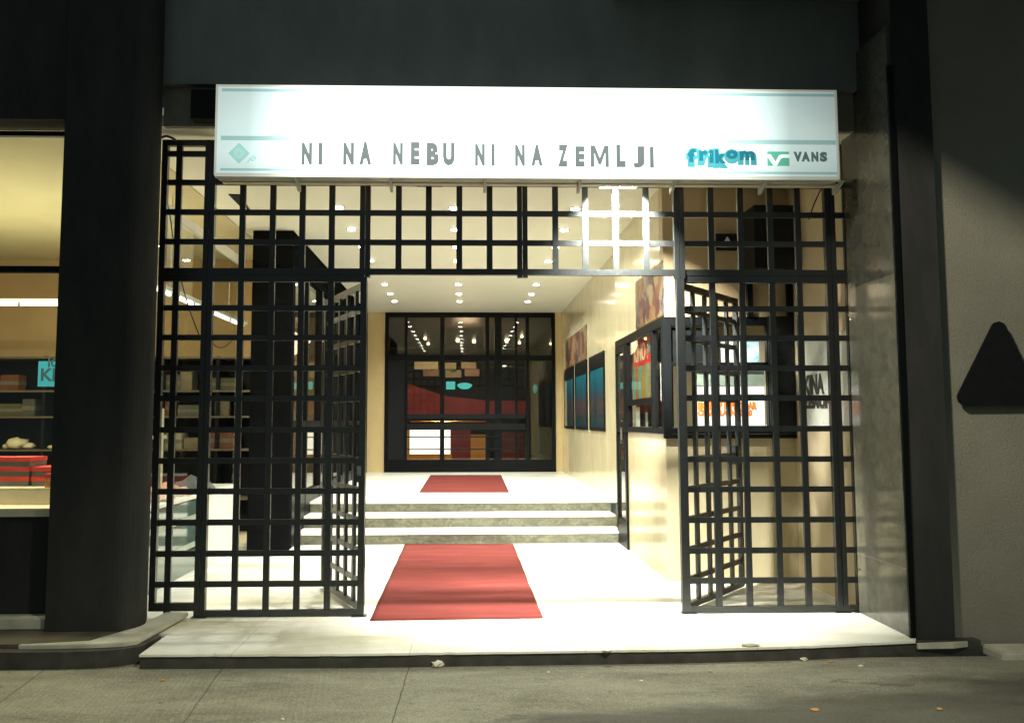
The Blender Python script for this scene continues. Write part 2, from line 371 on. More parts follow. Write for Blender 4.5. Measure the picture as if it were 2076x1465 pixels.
# booth walls: plinth under the window band, wall above it
BX, BY = 1.815, 1.29
obj('booth_plinth', prism([(BX,BY), (3.0,BY), (3.0,BY+.12), (BX+.12,BY+.12), (BX+.12,3.14), (BX,3.14)], -.01, 1.31), M['marble'], b)
obj('booth_upper_wall', box(BX+.002, 3.0, BY, BY+.12, 2.385, ZC-.002), M['tan_wall'], b)
obj('booth_side_wall', box(BX, BX+.12, BY+.1205, 3.799, 2.385, ZC-.003), M['marble'], b)
obj('booth_return_wall', box(BX, 1.935, 3.8, 3.86, -.01, ZC-.004), M['marble'], b)
obj('niche_wall', box(3.003, 3.12, -.02, 4.0, -.05, ZC-.002), plain('pale_niche_plaster', (.60,.51,.34), .5, var=.06, scale=3), b)
for xa_, xb_ in ((-2.05,-1.64), (1.80,1.932)): obj('back_pilaster', box(xa_,xb_,10.83,10.98,UF-.02,ZC-.002), M['pilaster'], b)
obj('booth_inner_wall', boxes([(BX+.13,3.0,3.7,3.78,0,ZC-.01), (BX+.13,2.99,BY+.13,3.69,.9,.96)]), M['cream_paint'], b)
# right door pillar: polished jamb facing the entrance, dark front
rp = thing('entrance_pillar', 'right entrance pillar, grey polished marble jamb and dark front face', 'pillar', (3.08,-.4,0))
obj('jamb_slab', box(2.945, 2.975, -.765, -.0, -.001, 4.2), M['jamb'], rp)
obj('pillar_core', prism([(2.9755,-.775), (3.235,-.79), (3.262,-.70), (3.262,.1), (2.9755,.1)], -.05, 7.9), M['pillar'], rp)
obj('corner_trim', box(2.937, 2.9745, -.79, -.7655, -.001, 3.9), M['black'], rp)
# plaster wall to the right
pts = [(3.20,-.72), (12,-.80), (12,-.3), (3.20,-.3)]
tag(obj('plaster_wall', prism(pts, GZ-.05, 8), M['plaster']), 'rough grey plaster wall to the right of the entrance pillar', 'wall')
tag(obj('wall_footing', boxes([(3.42,12,-1.0,-.76,GZ-.02,-.045)]), M['slab'], bevel=.01), 'low pale stone footing at the bottom of the plaster wall', 'footing')
tag(obj('pillar_plinth', prism([(2.94,-.865), (3.18,-.86), (3.30,-.82), (3.30,-.5), (2.96,-.5)], -.05, -.016), M['slab']), 'pale stone ledge under the right entrance pillar', 'ledge')
# left pillar: rectangular with rounded right front corner
px0, px1, pyf = -2.80, -2.215, -.60
arc = [(px1-.14+.14*math.sin(a), pyf+.2-.2*math.cos(a)) for a in [i*math.pi/2/8 for i in range(9)]]
tag(obj('facade_pillar', prism([(px0,pyf)]+arc+[(px1-.01,-.34), (px1-.05,-.22), (-2.365,-.03), (px0,-.03)], .045, 7.9), M['pillar']), 'dark facade pillar with rounded corner between the shop window and the gates', 'pillar')
# left plinth with curved corner, marble slab on it
arc2 = [(-2.5,-1.0), (-2.3,-.985), (-2.17,-.95), (-2.10,-.90), (-2.06,-.86)]
tag(obj('stone_kerb', prism([(-12,-.98)]+arc2+[(-2.03,-.6), (-2.3,-.41), (-12,-.41)], GZ-.03, .015), M['kerb_dark']), 'dark stone base under the left facade pillar', 'base')
tag(obj('threshold_slab', prism([(-2.80,-.94), (-2.62,-.945), (-2.35,-.93), (-2.16,-.90), (-2.095,-.845), (-2.03,-.04), (-2.20,-.02), (-2.25,-.5), (-2.4,-.84), (-2.8,-.92)], .0155, .045), M['slab'], bevel=.004), 'worn pale stone slab beside the left pillar and the gate', 'slab')
tag(obj('base_course', prism([(-12,-.925), (-2.83,-.915), (-2.43,-.83), (-2.28,-.49), (-2.3,-.41), (-12,-.41)], .0155, .0435), plain('brown_stone', (.10,.085,.06), .6, var=.3, scale=6)), 'dark brown stone course around the foot of the left pillar', 'base')
# ------------------------------------------------------------------ foyer behind the doors
FY = 10.9
fo = thing('foyer_room', 'dim dark foyer room seen through the glass doors', 'room', (0,13,UF))
obj('foyer_wall', boxes([(-4.5,4.5,19.5,19.6,UF,ZC), (-4.6,-4.5,11,19.6,UF,ZC), (4.5,4.6,11,19.6,UF,ZC), (-4.5,-2.05,10.99,11.09,UF,ZC), (2.06,4.5,10.99,11.09,UF,ZC)]), plain('dark_foyer_wall', (.09,.075,.06), .5, var=.2), fo)
obj('foyer_floor', box(-4.5, 4.5, 10.96, 19.49, UF-.1, UF-.002), plain('dark_foyer_floor', (.10,.06,.045), .2, var=.2), fo)
obj('foyer_ceiling', box(-4.5, 4.5, 10.99, 19.49, ZC+.001, ZC+.1), plain('grey_foyer_ceiling', (.12,.10,.085), .4, var=.2), fo)
YF = 13.2
def pr(x0, y0, x1, y1, Y):   # real size of a rectangle standing on plane Y
    a = at(x0, y1, 'Y', Y); c = at(x1, y0, 'Y', Y); return a.x, c.x, a.z, c.z
M['maroon'] = plain('maroon_panel', (.30,.045,.04), .4, var=.2, scale=4, emit=(.26,.035,.03), estr=.10)  # faint glow put into the panel colour to lift the red
M['orange'] = plain('orange_varnished_panel', (.62,.27,.05), .35, var=.15, scale=4, emit=(.62,.26,.05), estr=.22)  # weak emission added so the unlit orange panels show in the foyer
x0,x1,z0,z1 = pr(822,782,990,840,YF)
a = [at(822,776,'Y',YF+.6), at(905,803,'Y',YF+.6), at(990,812,'Y',YF+.6), at(1066,812,'Y',YF+.6), at(1066,842,'Y',YF+.6), at(822,842,'Y',YF+.6)]
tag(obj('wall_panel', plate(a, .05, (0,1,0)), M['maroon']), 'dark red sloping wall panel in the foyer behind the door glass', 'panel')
ct = thing('reception_counter', 'foyer counter with a bright white lit front and orange edge', 'counter', (at(870,930,'Y',YF).x, YF, UF))
x0,x1,z0,z1 = pr(825,869,916,931,YF)
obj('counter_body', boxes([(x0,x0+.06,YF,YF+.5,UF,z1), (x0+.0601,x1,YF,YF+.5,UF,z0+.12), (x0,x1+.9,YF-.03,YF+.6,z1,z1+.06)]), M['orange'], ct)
obj('lit_front', box(x0+.061, x1-.02, YF+.02, YF+.3, z0+.121, z1-.002), glow('counter_light', (1,.95,.82), 2.6), ct)
x0,x1,z0,z1 = pr(912,869,954,931,YF)
obj('side_panel', box(x0+.01, x1, YF+.01, YF+.4, UF, z1-.003), M['maroon'], ct)
x0,x1,z0,z1 = pr(954,872,985,931,YF)
kb = thing('foyer_cabinet', 'orange brown wooden cabinet standing right of the foyer counter', 'cabinet', ((x0+x1)/2,YF,UF))
obj('cabinet_body', box(x0+.005, x1, YF+.0, YF+.4, UF, z1-.09), M['orange'], kb, bevel=.01)
obj('cabinet_top', box(x0, x1+.02, YF-.03, YF+.43, z1-.088, z1-.05), M['black_soft'], kb)
x0,x1,z0,z1 = pr(1018,875,1062,925,YF)
tag(obj('foyer_bench', boxes([(x0,x1,YF,YF+.4,UF+.1,z1),(x0+.05,x0+.1,YF+.02,YF+.36,UF,UF+.099),(x1-.1,x1-.05,YF+.02,YF+.36,UF,UF+.099)]), plain('dull_red_upholstery', (.32,.08,.05), .6)), 'dull red upholstered seat block in the right of the foyer', 'seat')
# brass rail
tag(obj('brass_rail', tube([at(832,854,'Y',YF+.3), at(984,854,'Y',YF+.3)], .018), plain('brass', (.75,.5,.2), .2, metal=1)), 'thin brass rail above the foyer counter', 'rail')
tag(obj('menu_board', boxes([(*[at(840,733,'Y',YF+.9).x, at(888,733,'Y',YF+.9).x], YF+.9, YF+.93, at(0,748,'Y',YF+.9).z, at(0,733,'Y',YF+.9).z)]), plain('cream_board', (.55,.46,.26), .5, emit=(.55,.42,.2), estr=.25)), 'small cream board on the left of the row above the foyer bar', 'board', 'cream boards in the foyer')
k = 0
for (a0,b0,a1,b1,dy,lab,cc) in ((858,749,890,762,.85,'pinkish board hanging under the leftmost cream board','p'), (902,735,925,748,.9,'cream board left of centre behind the door glass','c'), (903,750,935,765,.86,'dull cream board above the turquoise glow','c'), (935,734,965,747,.9,'cream board right of centre behind the door glass','c'), (942,748,972,762,.84,'pinkish board above right of the turquoise glow','p')):
    x0,x1,z0,z1 = pr(a0,b0,a1,b1,YF+dy)
    tag(obj('menu_board', box(x0,x1,YF+dy,YF+dy+.03,z0,z1), painting('board_face', [(.2,(.08,.06,.03)),(.35,(.34,.29,.15) if cc=='c' else (.34,.2,.13)),(.7,(.42,.35,.18) if cc=='c' else (.42,.25,.16))], (3,3,5), 1)), lab, 'board', 'cream boards in the foyer')
def blob(cx, cy, rx, rz, Y, bm=None):
    bm = bm or bmesh.new(); pts = [Vector((cx+rx*math.cos(t)*(1+.12*math.sin(3*t)), Y, cy+rz*math.sin(t))) for t in [2*math.pi*i/24 for i in range(24)]]
    return plate(pts, .05, (0,1,0), bm)
a = at(914,781,'Y',YF+.5); c2 = at(942,782,'Y',YF+.5)
tag(obj('neon_sign', blob(c2.x, c2.z, .17, .075, YF+.5, box(a.x-.11,a.x+.1,YF+.5,YF+.55,a.z-.09,a.z+.09)), glow('turquoise_light', (.10,.72,.66), .95)), 'glowing turquoise light sign in the middle of the foyer', 'sign')
a = at(1085,788,'Y',YF+.5); tag(obj('neon_sign', blob(a.x,a.z,.05,.10,YF+.5), glow('turquoise_light_dim', (.08,.5,.44), .5)), 'small dim turquoise light in the right foyer pane', 'sign')
FL = [(862,686),(868,697),(928,690),(961,692),(1027,690),(1058,682),(1053,695),(1117,697)]
lp = ['upper left', 'lower left', 'centre left', 'centre', 'centre right', 'right upper', 'right lower', 'far right']
for i, (u, v) in enumerate(FL):
    a = at(u, v, 'Z', ZC-.04)
    if a.y > 19.3: a = at(u, v, 'Y', 19.2)
    t = thing('foyer_lamp', f'small round lit ceiling lamp in the foyer, {lp[i]} of the cluster behind the glass', 'lamp', (a.x,a.y,a.z), group='small foyer lamps behind the glass')
    bm = bmesh.new(); bmesh.ops.create_icosphere(bm, subdivisions=2, radius=.05 if i in (2,3,4) else .038); obj('bulb', bm, glow('foyer_bulb', (1,.8,.45), 9), t, local=True, smooth=True)
    obj('stem', tube([(0,0,.03),(0,0,ZC-a.z)], .012), M['black'], t, local=True)
lamp('foyer_light', 'POINT', (0,13.2,3.2), 22, (1,.72,.45), size=.3)
lamp('foyer_spot', 'SPOT', (-.6,11.6,3.3), 70, (1,.8,.55), (0,1.8,-1.3), .1, cone=90)
# ------------------------------------------------------------------ glass doors at the back
dz0, dz1 = UF, ZC-.004; DY = 10.835
dr = thing('entrance_doors', 'wide black framed glass doors at the end of the passage', 'doors', (.08,DY,UF))
def DX(px): return at(px, 800, 'Y', DY).x
def DZ(py): return at(950, py, 'Y', DY).z
fr = [(-1.638,-1.56,DY-.03,DY+.05,dz0,dz1), (1.72,1.798,DY-.03,DY+.05,dz0,dz1), (-1.5599,1.7199,DY-.028,DY+.048,dz1-.1,dz1), (-1.5599,1.7199,DY-.028,DY+.048,dz0,DZ(944)), (-1.5599,1.7199,DY-.026,DY+.046,DZ(731),DZ(720))]
obj('frame', boxes(fr), M['black'], dr, bevel=.003)
mull = [(820,826),(892,901),(984,992),(1003,1017),(1044,1049),(1066,1073)]
for u, v in mull: obj('mullion', box(DX(u), DX(v), DY-.022, DY+.042, DZ(944), dz1-.1), M['black'], dr)
obj('lower_rail', box(-1.5599, 1.7199, DY-.018, DY+.036, DZ(944), DZ(931)), M['black'], dr)
obj('pane', box(-1.56, 1.72, DY+.002, DY+.008, DZ(944), dz1-.1), M['glass_dark'], dr)
obj('push_plate', box(DX(826), DX(1064), DY-.05, DY-.03, DZ(871), DZ(858)), M['black_soft'], dr)
obj('push_plate', box(DX(826), DX(1064), DY-.05, DY-.03, DZ(848), DZ(839)), M['black_soft'], dr)
for y in (885, 910): obj('guard_bar', tube([(DX(826),DY-.05,DZ(y)), (DX(1064),DY-.05,DZ(y))], .012), M['black'], dr)
# dark blank leaf on the far left and right
obj('side_leaf', boxes([(-1.5598,DX(820),DY-.01,DY+.02,DZ(944),DZ(731))]), M['black_soft'], dr)
# ------------------------------------------------------------------ left side: black framed glazed partition along X = -2
PX = -1.985
pa = thing('glazed_partition', 'black framed glass partition along the left of the passage', 'partition', (PX,7,0))
obj('end_post', box(-2.45, PX, 3.30, 3.46, -.01, ZC-.003), M['deep'], pa, bevel=.004)
obj('top_beam', box(PX-.16, PX-.002, 3.461, 10.82, 3.22, ZC-.004), M['deep'], pa)
ys = [3.46, 4.3, 5.35, 6.4, 7.5, 8.6, 9.7, 10.79]
for y in ys[1:]: obj('post', box(PX-.09, PX+.004, y-.035, y+.035, 0, 3.219), M['black'], pa)
obj('mid_rail', box(PX-.08, PX-.001, 3.461, 10.755, 1.36, 1.44), M['black'], pa)
obj('foot_rail', box(PX-.08, PX-.001, 3.461, 10.755, 0, UF+.16), M['black'], pa)
for y0, y1 in zip(ys, ys[1:]): obj('pane', box(PX-.05, PX-.044, y0+.035, y1-.035, UF+.16, 3.219), M['glass_dark'], pa)
tag(obj('inner_wall', box(-2.9,-2.8,5.3,10.95,0,ZC-.003), plain('dim_cream_wall', (.40,.30,.16), .6)), 'dim cream wall behind the black glazed partition', 'wall')
for i, (y, z) in enumerate(((5.9,1.6),(7.6,1.65))):
    tag(obj('wall_poster', box(-2.797,-2.79,y,y+.8,z,z+1.0), art('film_still_'+str(i), [(.3,(.5,.38,.16)),(.5,(.62,.5,.26)),(.7,(.3,.08,.04))], seed=i+3)), ('yellowish poster behind the partition, nearer the gates', 'yellowish poster behind the partition, deeper in the passage')[i], 'poster')
tag(obj('ceiling_vent', plate([at(463,395,'Z',ZC-.01), at(487,396,'Z',ZC-.01), at(508,428,'Z',ZC-.01), at(492,424,'Z',ZC-.01)], .012, (0,0,1)), M['black_soft']), 'dark slanting vent plate on the ceiling above the left gate', 'vent')
# ------------------------------------------------------------------ shop on the left
SX = -2.55
sh = thing('shop_room', 'shop interior with brown back wall, left of the cinema passage', 'shop', (-5,3,0))
obj('shop_wall', boxes([(-7.2,-2.46,5.1,5.2,0,ZC-.003), (-7.3,-7.2,-.3,5.2,0,ZC-.003)]), M['brown_wall'], sh)
obj('shop_floor', box(-7.2, SX-.05, -.3, 5.09, -.06, -.004), M['cream_paint'], sh)
obj('shop_front_base', box(-7.2, -2.81, -.40, -.31, .046, .78), M['pillar'], sh)
obj('shop_ceiling_lining', box(-7.2, SX-.02, -.29, 5.09, ZC-.012, ZC-.002), M['beige_ceil'], sh)
# black shelf unit on the back wall
su = thing('shelf_unit', 'tall dark shelf unit along the back wall of the shop', 'shelves', (-4.8,4.9,0))
zt = 2.27
bm = boxes([(-7.1,-2.5,5.02,5.09,0,zt)] + [(x-.02,x+.02,4.65,5.019,0,zt) for x in (-7.05,-6.2,-5.4,-4.6,-3.9,-3.2,-2.52)])
obj('carcass', bm, M['black_soft'], su)
for z in (.45,1.07,1.49,1.82,2.25): obj('shelf', box(-7.08,-2.5,4.63,5.018,z-.012,z+.012), plain('shelf_board', (.12,.10,.07), .4), su)
# front window of the shop
WY = -.4
sw = thing('shop_window', 'front shop window at far left with pale sill', 'window', (-3.8,WY,.78))
obj('sill_panel', box(-7.2, -2.81, WY-.03, WY+.25, .781, .835), M['cream_paint'], sw)
obj('display_shelf', box(-7.2, -2.86, WY+.25, WY+1.3, .8355, .955), M['cream_paint'], sw)
obj('transom', box(-7.2, -2.86, WY, WY+.05, 2.49, 2.535), M['black'], sw)
obj('top_rail', box(-7.2, -2.86, WY, WY+.04, 3.48, 3.515), M['black'], sw)
obj('edge_trim', box(-2.862, -2.83, WY-.02, WY+.04, .836, 3.55), M['steel'], sw)
obj('glass_pane', box(-7.2, -2.862, WY+.01, WY+.016, .957, 3.55), M['glass'], sw)
a = at(139,437,'Y',-.44)
bm = bmesh.new(); bmesh.ops.create_icosphere(bm, subdivisions=2, radius=.022, matrix=Matrix.Translation(a)); tag(obj('bare_bulb', bm, glow('bulb_glow', (1,.85,.55), 6), smooth=True), 'tiny bright bulb at the top right edge of the shop window', 'bulb')
tag(obj('low_ledge', box(-9, -2.82, -.55, -.405, .046, .12), M['slab'], bevel=.006), 'pale stone ledge at the foot of the shop window', 'ledge')
# red boxes stacked on the display shelf
g = 'red boxes stacked in the shop window'
rows = [(-3.62,0),(-3.36,0),(-3.12,0),(-3.62,1),(-3.36,1),(-3.12,1),(-3.62,2),(-3.36,2)]
col = {-3.62:'left', -3.36:'middle', -3.12:'right'}; lev = {0:'bottom', 1:'second', 2:'top'}
for x, k in rows:
    t = thing('shoe_box', f'red box in the shop window, {lev[k]} layer of the {col[x]} stack', 'box', (x,.15,.956+k*.072), random.uniform(-.03,.03), g)
    obj('box_base', box(-.11,.11,-.13,.13,0,.038), M['grey_strip'], t, local=True)
    obj('lid', box(-.115,.115,-.135,.135,.0381,.070), M['red_box'], t, local=True, bevel=.002)
t = thing('shoe_box', 'orange brown box with red lid beside the red stacks', 'box', (-2.97,.0,.956), .05)
obj('box_base', box(-.10,.08,-.12,.12,0,.07), plain('orange_card', (.6,.28,.08), .6), t, local=True); obj('lid', box(-.105,.085,-.125,.125,.0701,.1), M['red_box'], t, local=True)
# turquoise sign reflected / standing inside the window
ts = thing('turquoise_sign', 'turquoise lit sign hanging inside the shop window near the pillar', 'sign', tuple(at(100,755,'Y',1.0)))
x0,x1,z0,z1 = pr(76,732,134,783,1.0)
obj('sign_face', box(x0,x1,1.0,1.03,z0,z1), glow('turquoise_face', (.05,.42,.45), .75), ts)
text('lettering', 'KINO', plain('dark_letters', (.02,.06,.07), .5), ts, .15, (x0+.02,.996,z0+.05), (1,0,0), (0,0,1), .004)
text('lettering', 'IC', plain('dark_letters', (.02,.06,.07), .5), ts, .10, (x0+.08,.996,z0+.17), (1,0,0), (0,0,1), .003)
# knick-knacks on the shelf inside
for i, (u, v, s_) in enumerate(((30,905,.09),(55,908,.05),(10,912,.04),(100,898,.03))):
    a = at(u, v, 'Y', 4.7); bm = bmesh.new(); bmesh.ops.create_icosphere(bm, subdivisions=2, radius=s_*1.5)
    for q in bm.verts: q.co.z *= .6; q.co += Vector((random.uniform(-1,1),random.uniform(-1,1),random.uniform(-.6,.6)))*s_*.25; q.co += Vector((a.x, 4.75, 1.082+s_*.8))
    tag(obj('folded_cloth', bm, M['cream_paint'], smooth=True), ('large pale cloth heap on the shop shelf','small pale heap right of the large one on the shop shelf','flat pale scrap at the left edge of the shop shelf','tiny pale item at the right end of the shop shelf')[i], 'cloth')
tints = {'cream':(.16,.13,.08),'rust':(.14,.045,.02),'grey':(.07,.07,.06),'olive':(.07,.07,.03),'white':(.26,.25,.2)}
goods = [(345,790,.30,.20,'grey','upper left'),(380,792,.16,.24,'cream','upper middle'),(455,790,.34,.16,'olive','upper right'),(340,838,.20,.22,'rust','middle left'),(388,840,.34,.14,'grey','middle centre'),(450,838,.18,.24,'cream','middle right'),(350,902,.30,.20,'white','lower left'),(392,904,.22,.14,'cream','lower centre'),(452,902,.34,.22,'rust','lower right'),(20,845,.3,.16,'olive','far left upper'),(60,843,.16,.22,'grey','far left upper second'),(22,792,.24,.2,'rust','far left top')]
for u, v, wd, hg, cn_, pos in goods:
    a = at(u, v, 'Y', 4.75); zs = min((.45,1.07,1.49,1.82), key=lambda q: abs(q+.012+hg/2-a.z))+.0125
    t = thing('shop_package', f'{cn_} package on the dark shop shelves, {pos}', 'package', (a.x,4.8,zs), random.uniform(-.15,.15), 'packages on the dark shop shelves')
    obj('carton', box(-wd/2,wd/2,-.09,.09,0,hg), plain(cn_+'_card', tints[cn_], .6, var=.2, scale=9), t, local=True, bevel=.006)
    obj('wrap_band', box(-wd/2-.002,wd/2+.002,-.092,.092,hg*.35,hg*.6), plain('band_card', (.13,.12,.09), .6), t, local=True)
# hanging fluorescent fixtures in the shop
def strip(p, q, name, label):
    t = thing(name, label, 'lamp', tuple((Vector(p)+Vector(q))/2), group='fluorescent strip lights hanging in the shop')
    d = (Vector(q)-Vector(p)); L = d.length; ang = math.atan2(d.y, d.x)
    t.rotation_euler = (0,0,ang)
    obj('housing', box(-L/2,L/2,-.05,.05,.03,.07), M['white_paint'], t, local=True, bevel=.004)
    for q_ in range(1, int(L/.6)): obj('clip', box(-L/2+q_*L/int(L/.6)-.012,-L/2+q_*L/int(L/.6)+.012,-.024,.024,-.008,.0299), M['grey_strip'], t, local=True)
    obj('tube', tube([(-L/2+.03,0,.012),(L/2-.03,0,.012)], .016), M['tube_on'], t, local=True)
    for s_ in (-1,1): obj('hanger', tube([(s_*L*.3,0,.10),(s_*L*.3,0,ZC-.02-p[2])], .006), M['steel'], t, local=True)
    return t
a = at(0,619,'Y',3.2); c2 = at(190,615,'Y',3.2)
strip((a.x-.6,3.2,a.z), (c2.x,3.2,a.z), 'strip_light', 'long white strip light hanging across the left shop window')
strip((-2.82,1.0,2.62), (-2.82,4.4,2.62), 'strip_light', 'white strip light running back along the shop side window')
lamp('shop_light', 'AREA', (-4.6,2.6,3.2), 70, (.97,.87,.56), (0,0,-1), 2.5, 2.5)
lamp('shop_window_fill', 'AREA', (-3.5,-.30,3.35), 130, (1,.90,.62), (0,.16,-1), 1.2, .08)  # added fill lamp without a fitting, brightens the boxes and sill
lamp('shop_uplight', 'AREA', (-4.6,2.2,2.5), 50, (.95,.86,.55), (0,0,1), 2.5, 2.5)
# side display window of the shop
sd = thing('side_display', 'shop side display case with teal glass front and white end block', 'display', (SX,1.8,0))
obj('base_strip', box(SX-.4, SX+.012, .02, 3.30, 0, .05), M['white_paint'], sd)
obj('case_glass', box(SX-.02, SX, .05, 2.1, .05, .70), plain('teal_glass_panel', (.075,.12,.11), .06, var=.1, coat=.5), sd)
for z in (.52,.27): obj('case_rail', box(SX, SX+.008, .05, 2.1, z, z+.045), plain('pale_rail', (.32,.36,.30), .4), sd)
obj('end_block', box(SX-.3, SX+.01, 2.101, 3.2, .0501, .715), M['white_paint'], sd)
obj('display_top', box(SX-.75, SX+.015, .05, 3.2, .716, .745), M['white_paint'], sd)
obj('window_glass', box(SX-.01, SX-.004, .05, 3.2, .746, 3.2), M['glass'], sd)
obj('end_post', box(SX-.03, SX+.02, 3.2, 3.29, .746, ZC-.01), M['white_paint'], sd)
obj('header', box(SX-.04, SX+.012, .05, 3.2, 3.2, 3.28), M['white_paint'], sd)
# goods on the display top
for i, (y, x, sx_, sz, rot, m_, lab, cat) in enumerate(((.75,-2.75,.10,.20,.3,'paper','white folded card standing at the front of the side display','card'), (1.15,-2.72,.14,.12,.1,'red','dark red bundle on the side display','bundle'), (1.6,-2.78,.16,.10,-.3,'red','dark red patterned parcel further back on the side display','parcel'), (2.35,-2.75,.2,.12,.4,'dark','dark folded coat on the white end of the side display','coat'))):
    mm = {'paper': M['paper'], 'red': art('red_pattern'+str(i), [(.35,(.35,.03,.04)),(.5,(.5,.35,.25)),(.65,(.3,.02,.05))], (9,9,9), 3), 'dark': plain('dark_cloth', (.07,.08,.09), .8)}[m_]
    bm = bmesh.new(); bmesh.ops.create_grid(bm, x_segments=10, y_segments=10, size=.5)
    top = list(bm.verts)
    for q in top:
        r_ = max(abs(q.co.x), abs(q.co.y))*2
        hgt = sz*(1-r_**3)+.02*math.sin(q.co.x*17+i)+.015*math.cos(q.co.y*13)
        c_ = Vector((q.co.x*sx_*2, q.co.y*sx_*2.4, max(.003,hgt))); ca, sa = math.cos(rot), math.sin(rot)
        q.co = Vector((x+c_.x*ca-c_.y*sa, y+c_.x*sa+c_.y*ca, .7455+c_.z))
    tag(obj('display_'+cat, bm, mm, smooth=True), lab, cat)
p0 = at(333,760,'X',-2.7); 
tag(obj('easel', boxes([(-2.74,-2.71,.95,1.0,.7455,1.75), (-2.74,-2.71,1.25,1.3,.7455,1.55), (-2.75,-2.70,.9,1.35,1.28,1.31)]), M['cream_paint']), 'thin pale wooden display easel behind the left gate panel', 'easel')
# ------------------------------------------------------------------ down lights
dl = thing('ceiling_downlight', '', 'downlight', (0,0,ZC), group='small round downlights in the passage ceiling')
bm = bmesh.new(); disc(bm, (0,0), .062, -.008, -.0005); obj('ring', bm, M['chrome'], dl, local=True)
bm = bmesh.new(); disc(bm, (0,0), .042, -.014, -.0081, r2=.046); obj('bulb', bm, M['lamp_on'], dl, local=True)
first = True
rown = ['frontmost','second','third','fourth','fifth','sixth','seventh','eighth','rearmost']
ydl = [1.15, 2.2, 3.2, 4.2, 5.15, 6.15, 7.2, 8.25, 9.15]
for cx_, cn in ((-1.31,'left'), (-.13,'middle'), (1.125,'right')):
    for i, y in enumerate(ydl):
        if i == 0 and cn == 'right': continue
        lab = f'{rown[i]} round downlight of the {cn} row in the passage ceiling'
        if first: dl.location = (cx_, y, ZC); dl['label'] = lab; first = False
        else: dup(dl, (cx_, y, ZC), lab)
        lamp('downlight_lamp', 'SPOT', (cx_, y, ZC-.03), 92 if i > 0 else (30 if cn == 'middle' else 12), WARM, (0,0,-1), .04, cone=138, blend=.6)
# ------------------------------------------------------------------ the gates
HZ = [.035, .238, .460, .687, .915, 1.141, 1.371, 1.605, 1.833, 2.064, 2.289]
VL = [-2.20, -1.71, -1.48, -1.255, -1.03]; VR = [1.895, 2.127, 2.36, 2.575]
t_, d_ = .0225, .014
gr = thing('grille_screen', 'fixed black steel grille filling the entrance front below the lit sign', 'grille', (.3,0,0))
bm = bmesh.new()
def vb(bm, x, z0, z1, w=t_, d=d_): bx(bm, x-w, x+w, -d, d, z0, z1)
def hb(bm, z, x0, x1, h=t_-.001, d=d_-.003): bx(bm, x0, x1, -d, d, z-h, z+h)
fr = bmesh.new()
for x, z1 in ((-1.96,3.585), (-.775,3.30), (.43,3.30), (1.643,3.30), (2.825,3.31)):
    z0 = 0.004 if x < -1 or x > 2 else 2.525
    bx(fr, x-.040, x-.002, -.024, .024, z0, z1); bx(fr, x+.002, x+.040, -.024, .024, z0, z1)
bx(fr, -2.33, -2.285, -.022, .022, .05, 3.585); bx(fr, 2.945, 2.985, -.022, .022, .004, 3.30)
for x in (-.775, 1.643): bx(fr, x-.03, x+.018 if x < 0 else x+.03, -.026, .026, .004, 2.524)
obj('post', fr, M['gate'], gr)
fr = bmesh.new()
bx(fr, -2.33, 2.985, -.0215, .0215, 2.545, 2.592)            # header
bx(fr, -2.33, -.80, -.0205, .0205, 2.49, 2.543); bx(fr, 1.67, 2.985, -.0205, .0205, 2.49, 2.543)
bx(fr, -2.33, -1.92, -.0212, .0212, 3.54, 3.585); bx(fr, -1.92, 2.985, -.0208, .0208, 3.24, 3.285)
bx(fr, -2.33, -1.96, -.0207, .0207, .048, .105); bx(fr, -1.96, -.80, -.0206, .0206, .006, .05); bx(fr, 1.67, 2.985, -.0206, .0206, .006, .05)
obj('rail', fr, M['gate'], gr)
for x in VL + VR + [-.52,-.29,-.055,.178,.685,.917,1.153,1.39]:
    low = x in VL or x in VR
    if low: vb(bm, x, .02, 2.50)
    vb(bm, x, 2.593, 3.30 if x > -2 else 3.56)
for z in HZ[1:]: hb(bm, z, -2.30, -.80); hb(bm, z, 1.67, 2.96)
for z in (2.796, 3.025): hb(bm, z, -2.30, 2.96)
for z in (3.255, 3.479): hb(bm, z, -2.30, -1.99)
obj('bars', bm, M['gate'], gr)
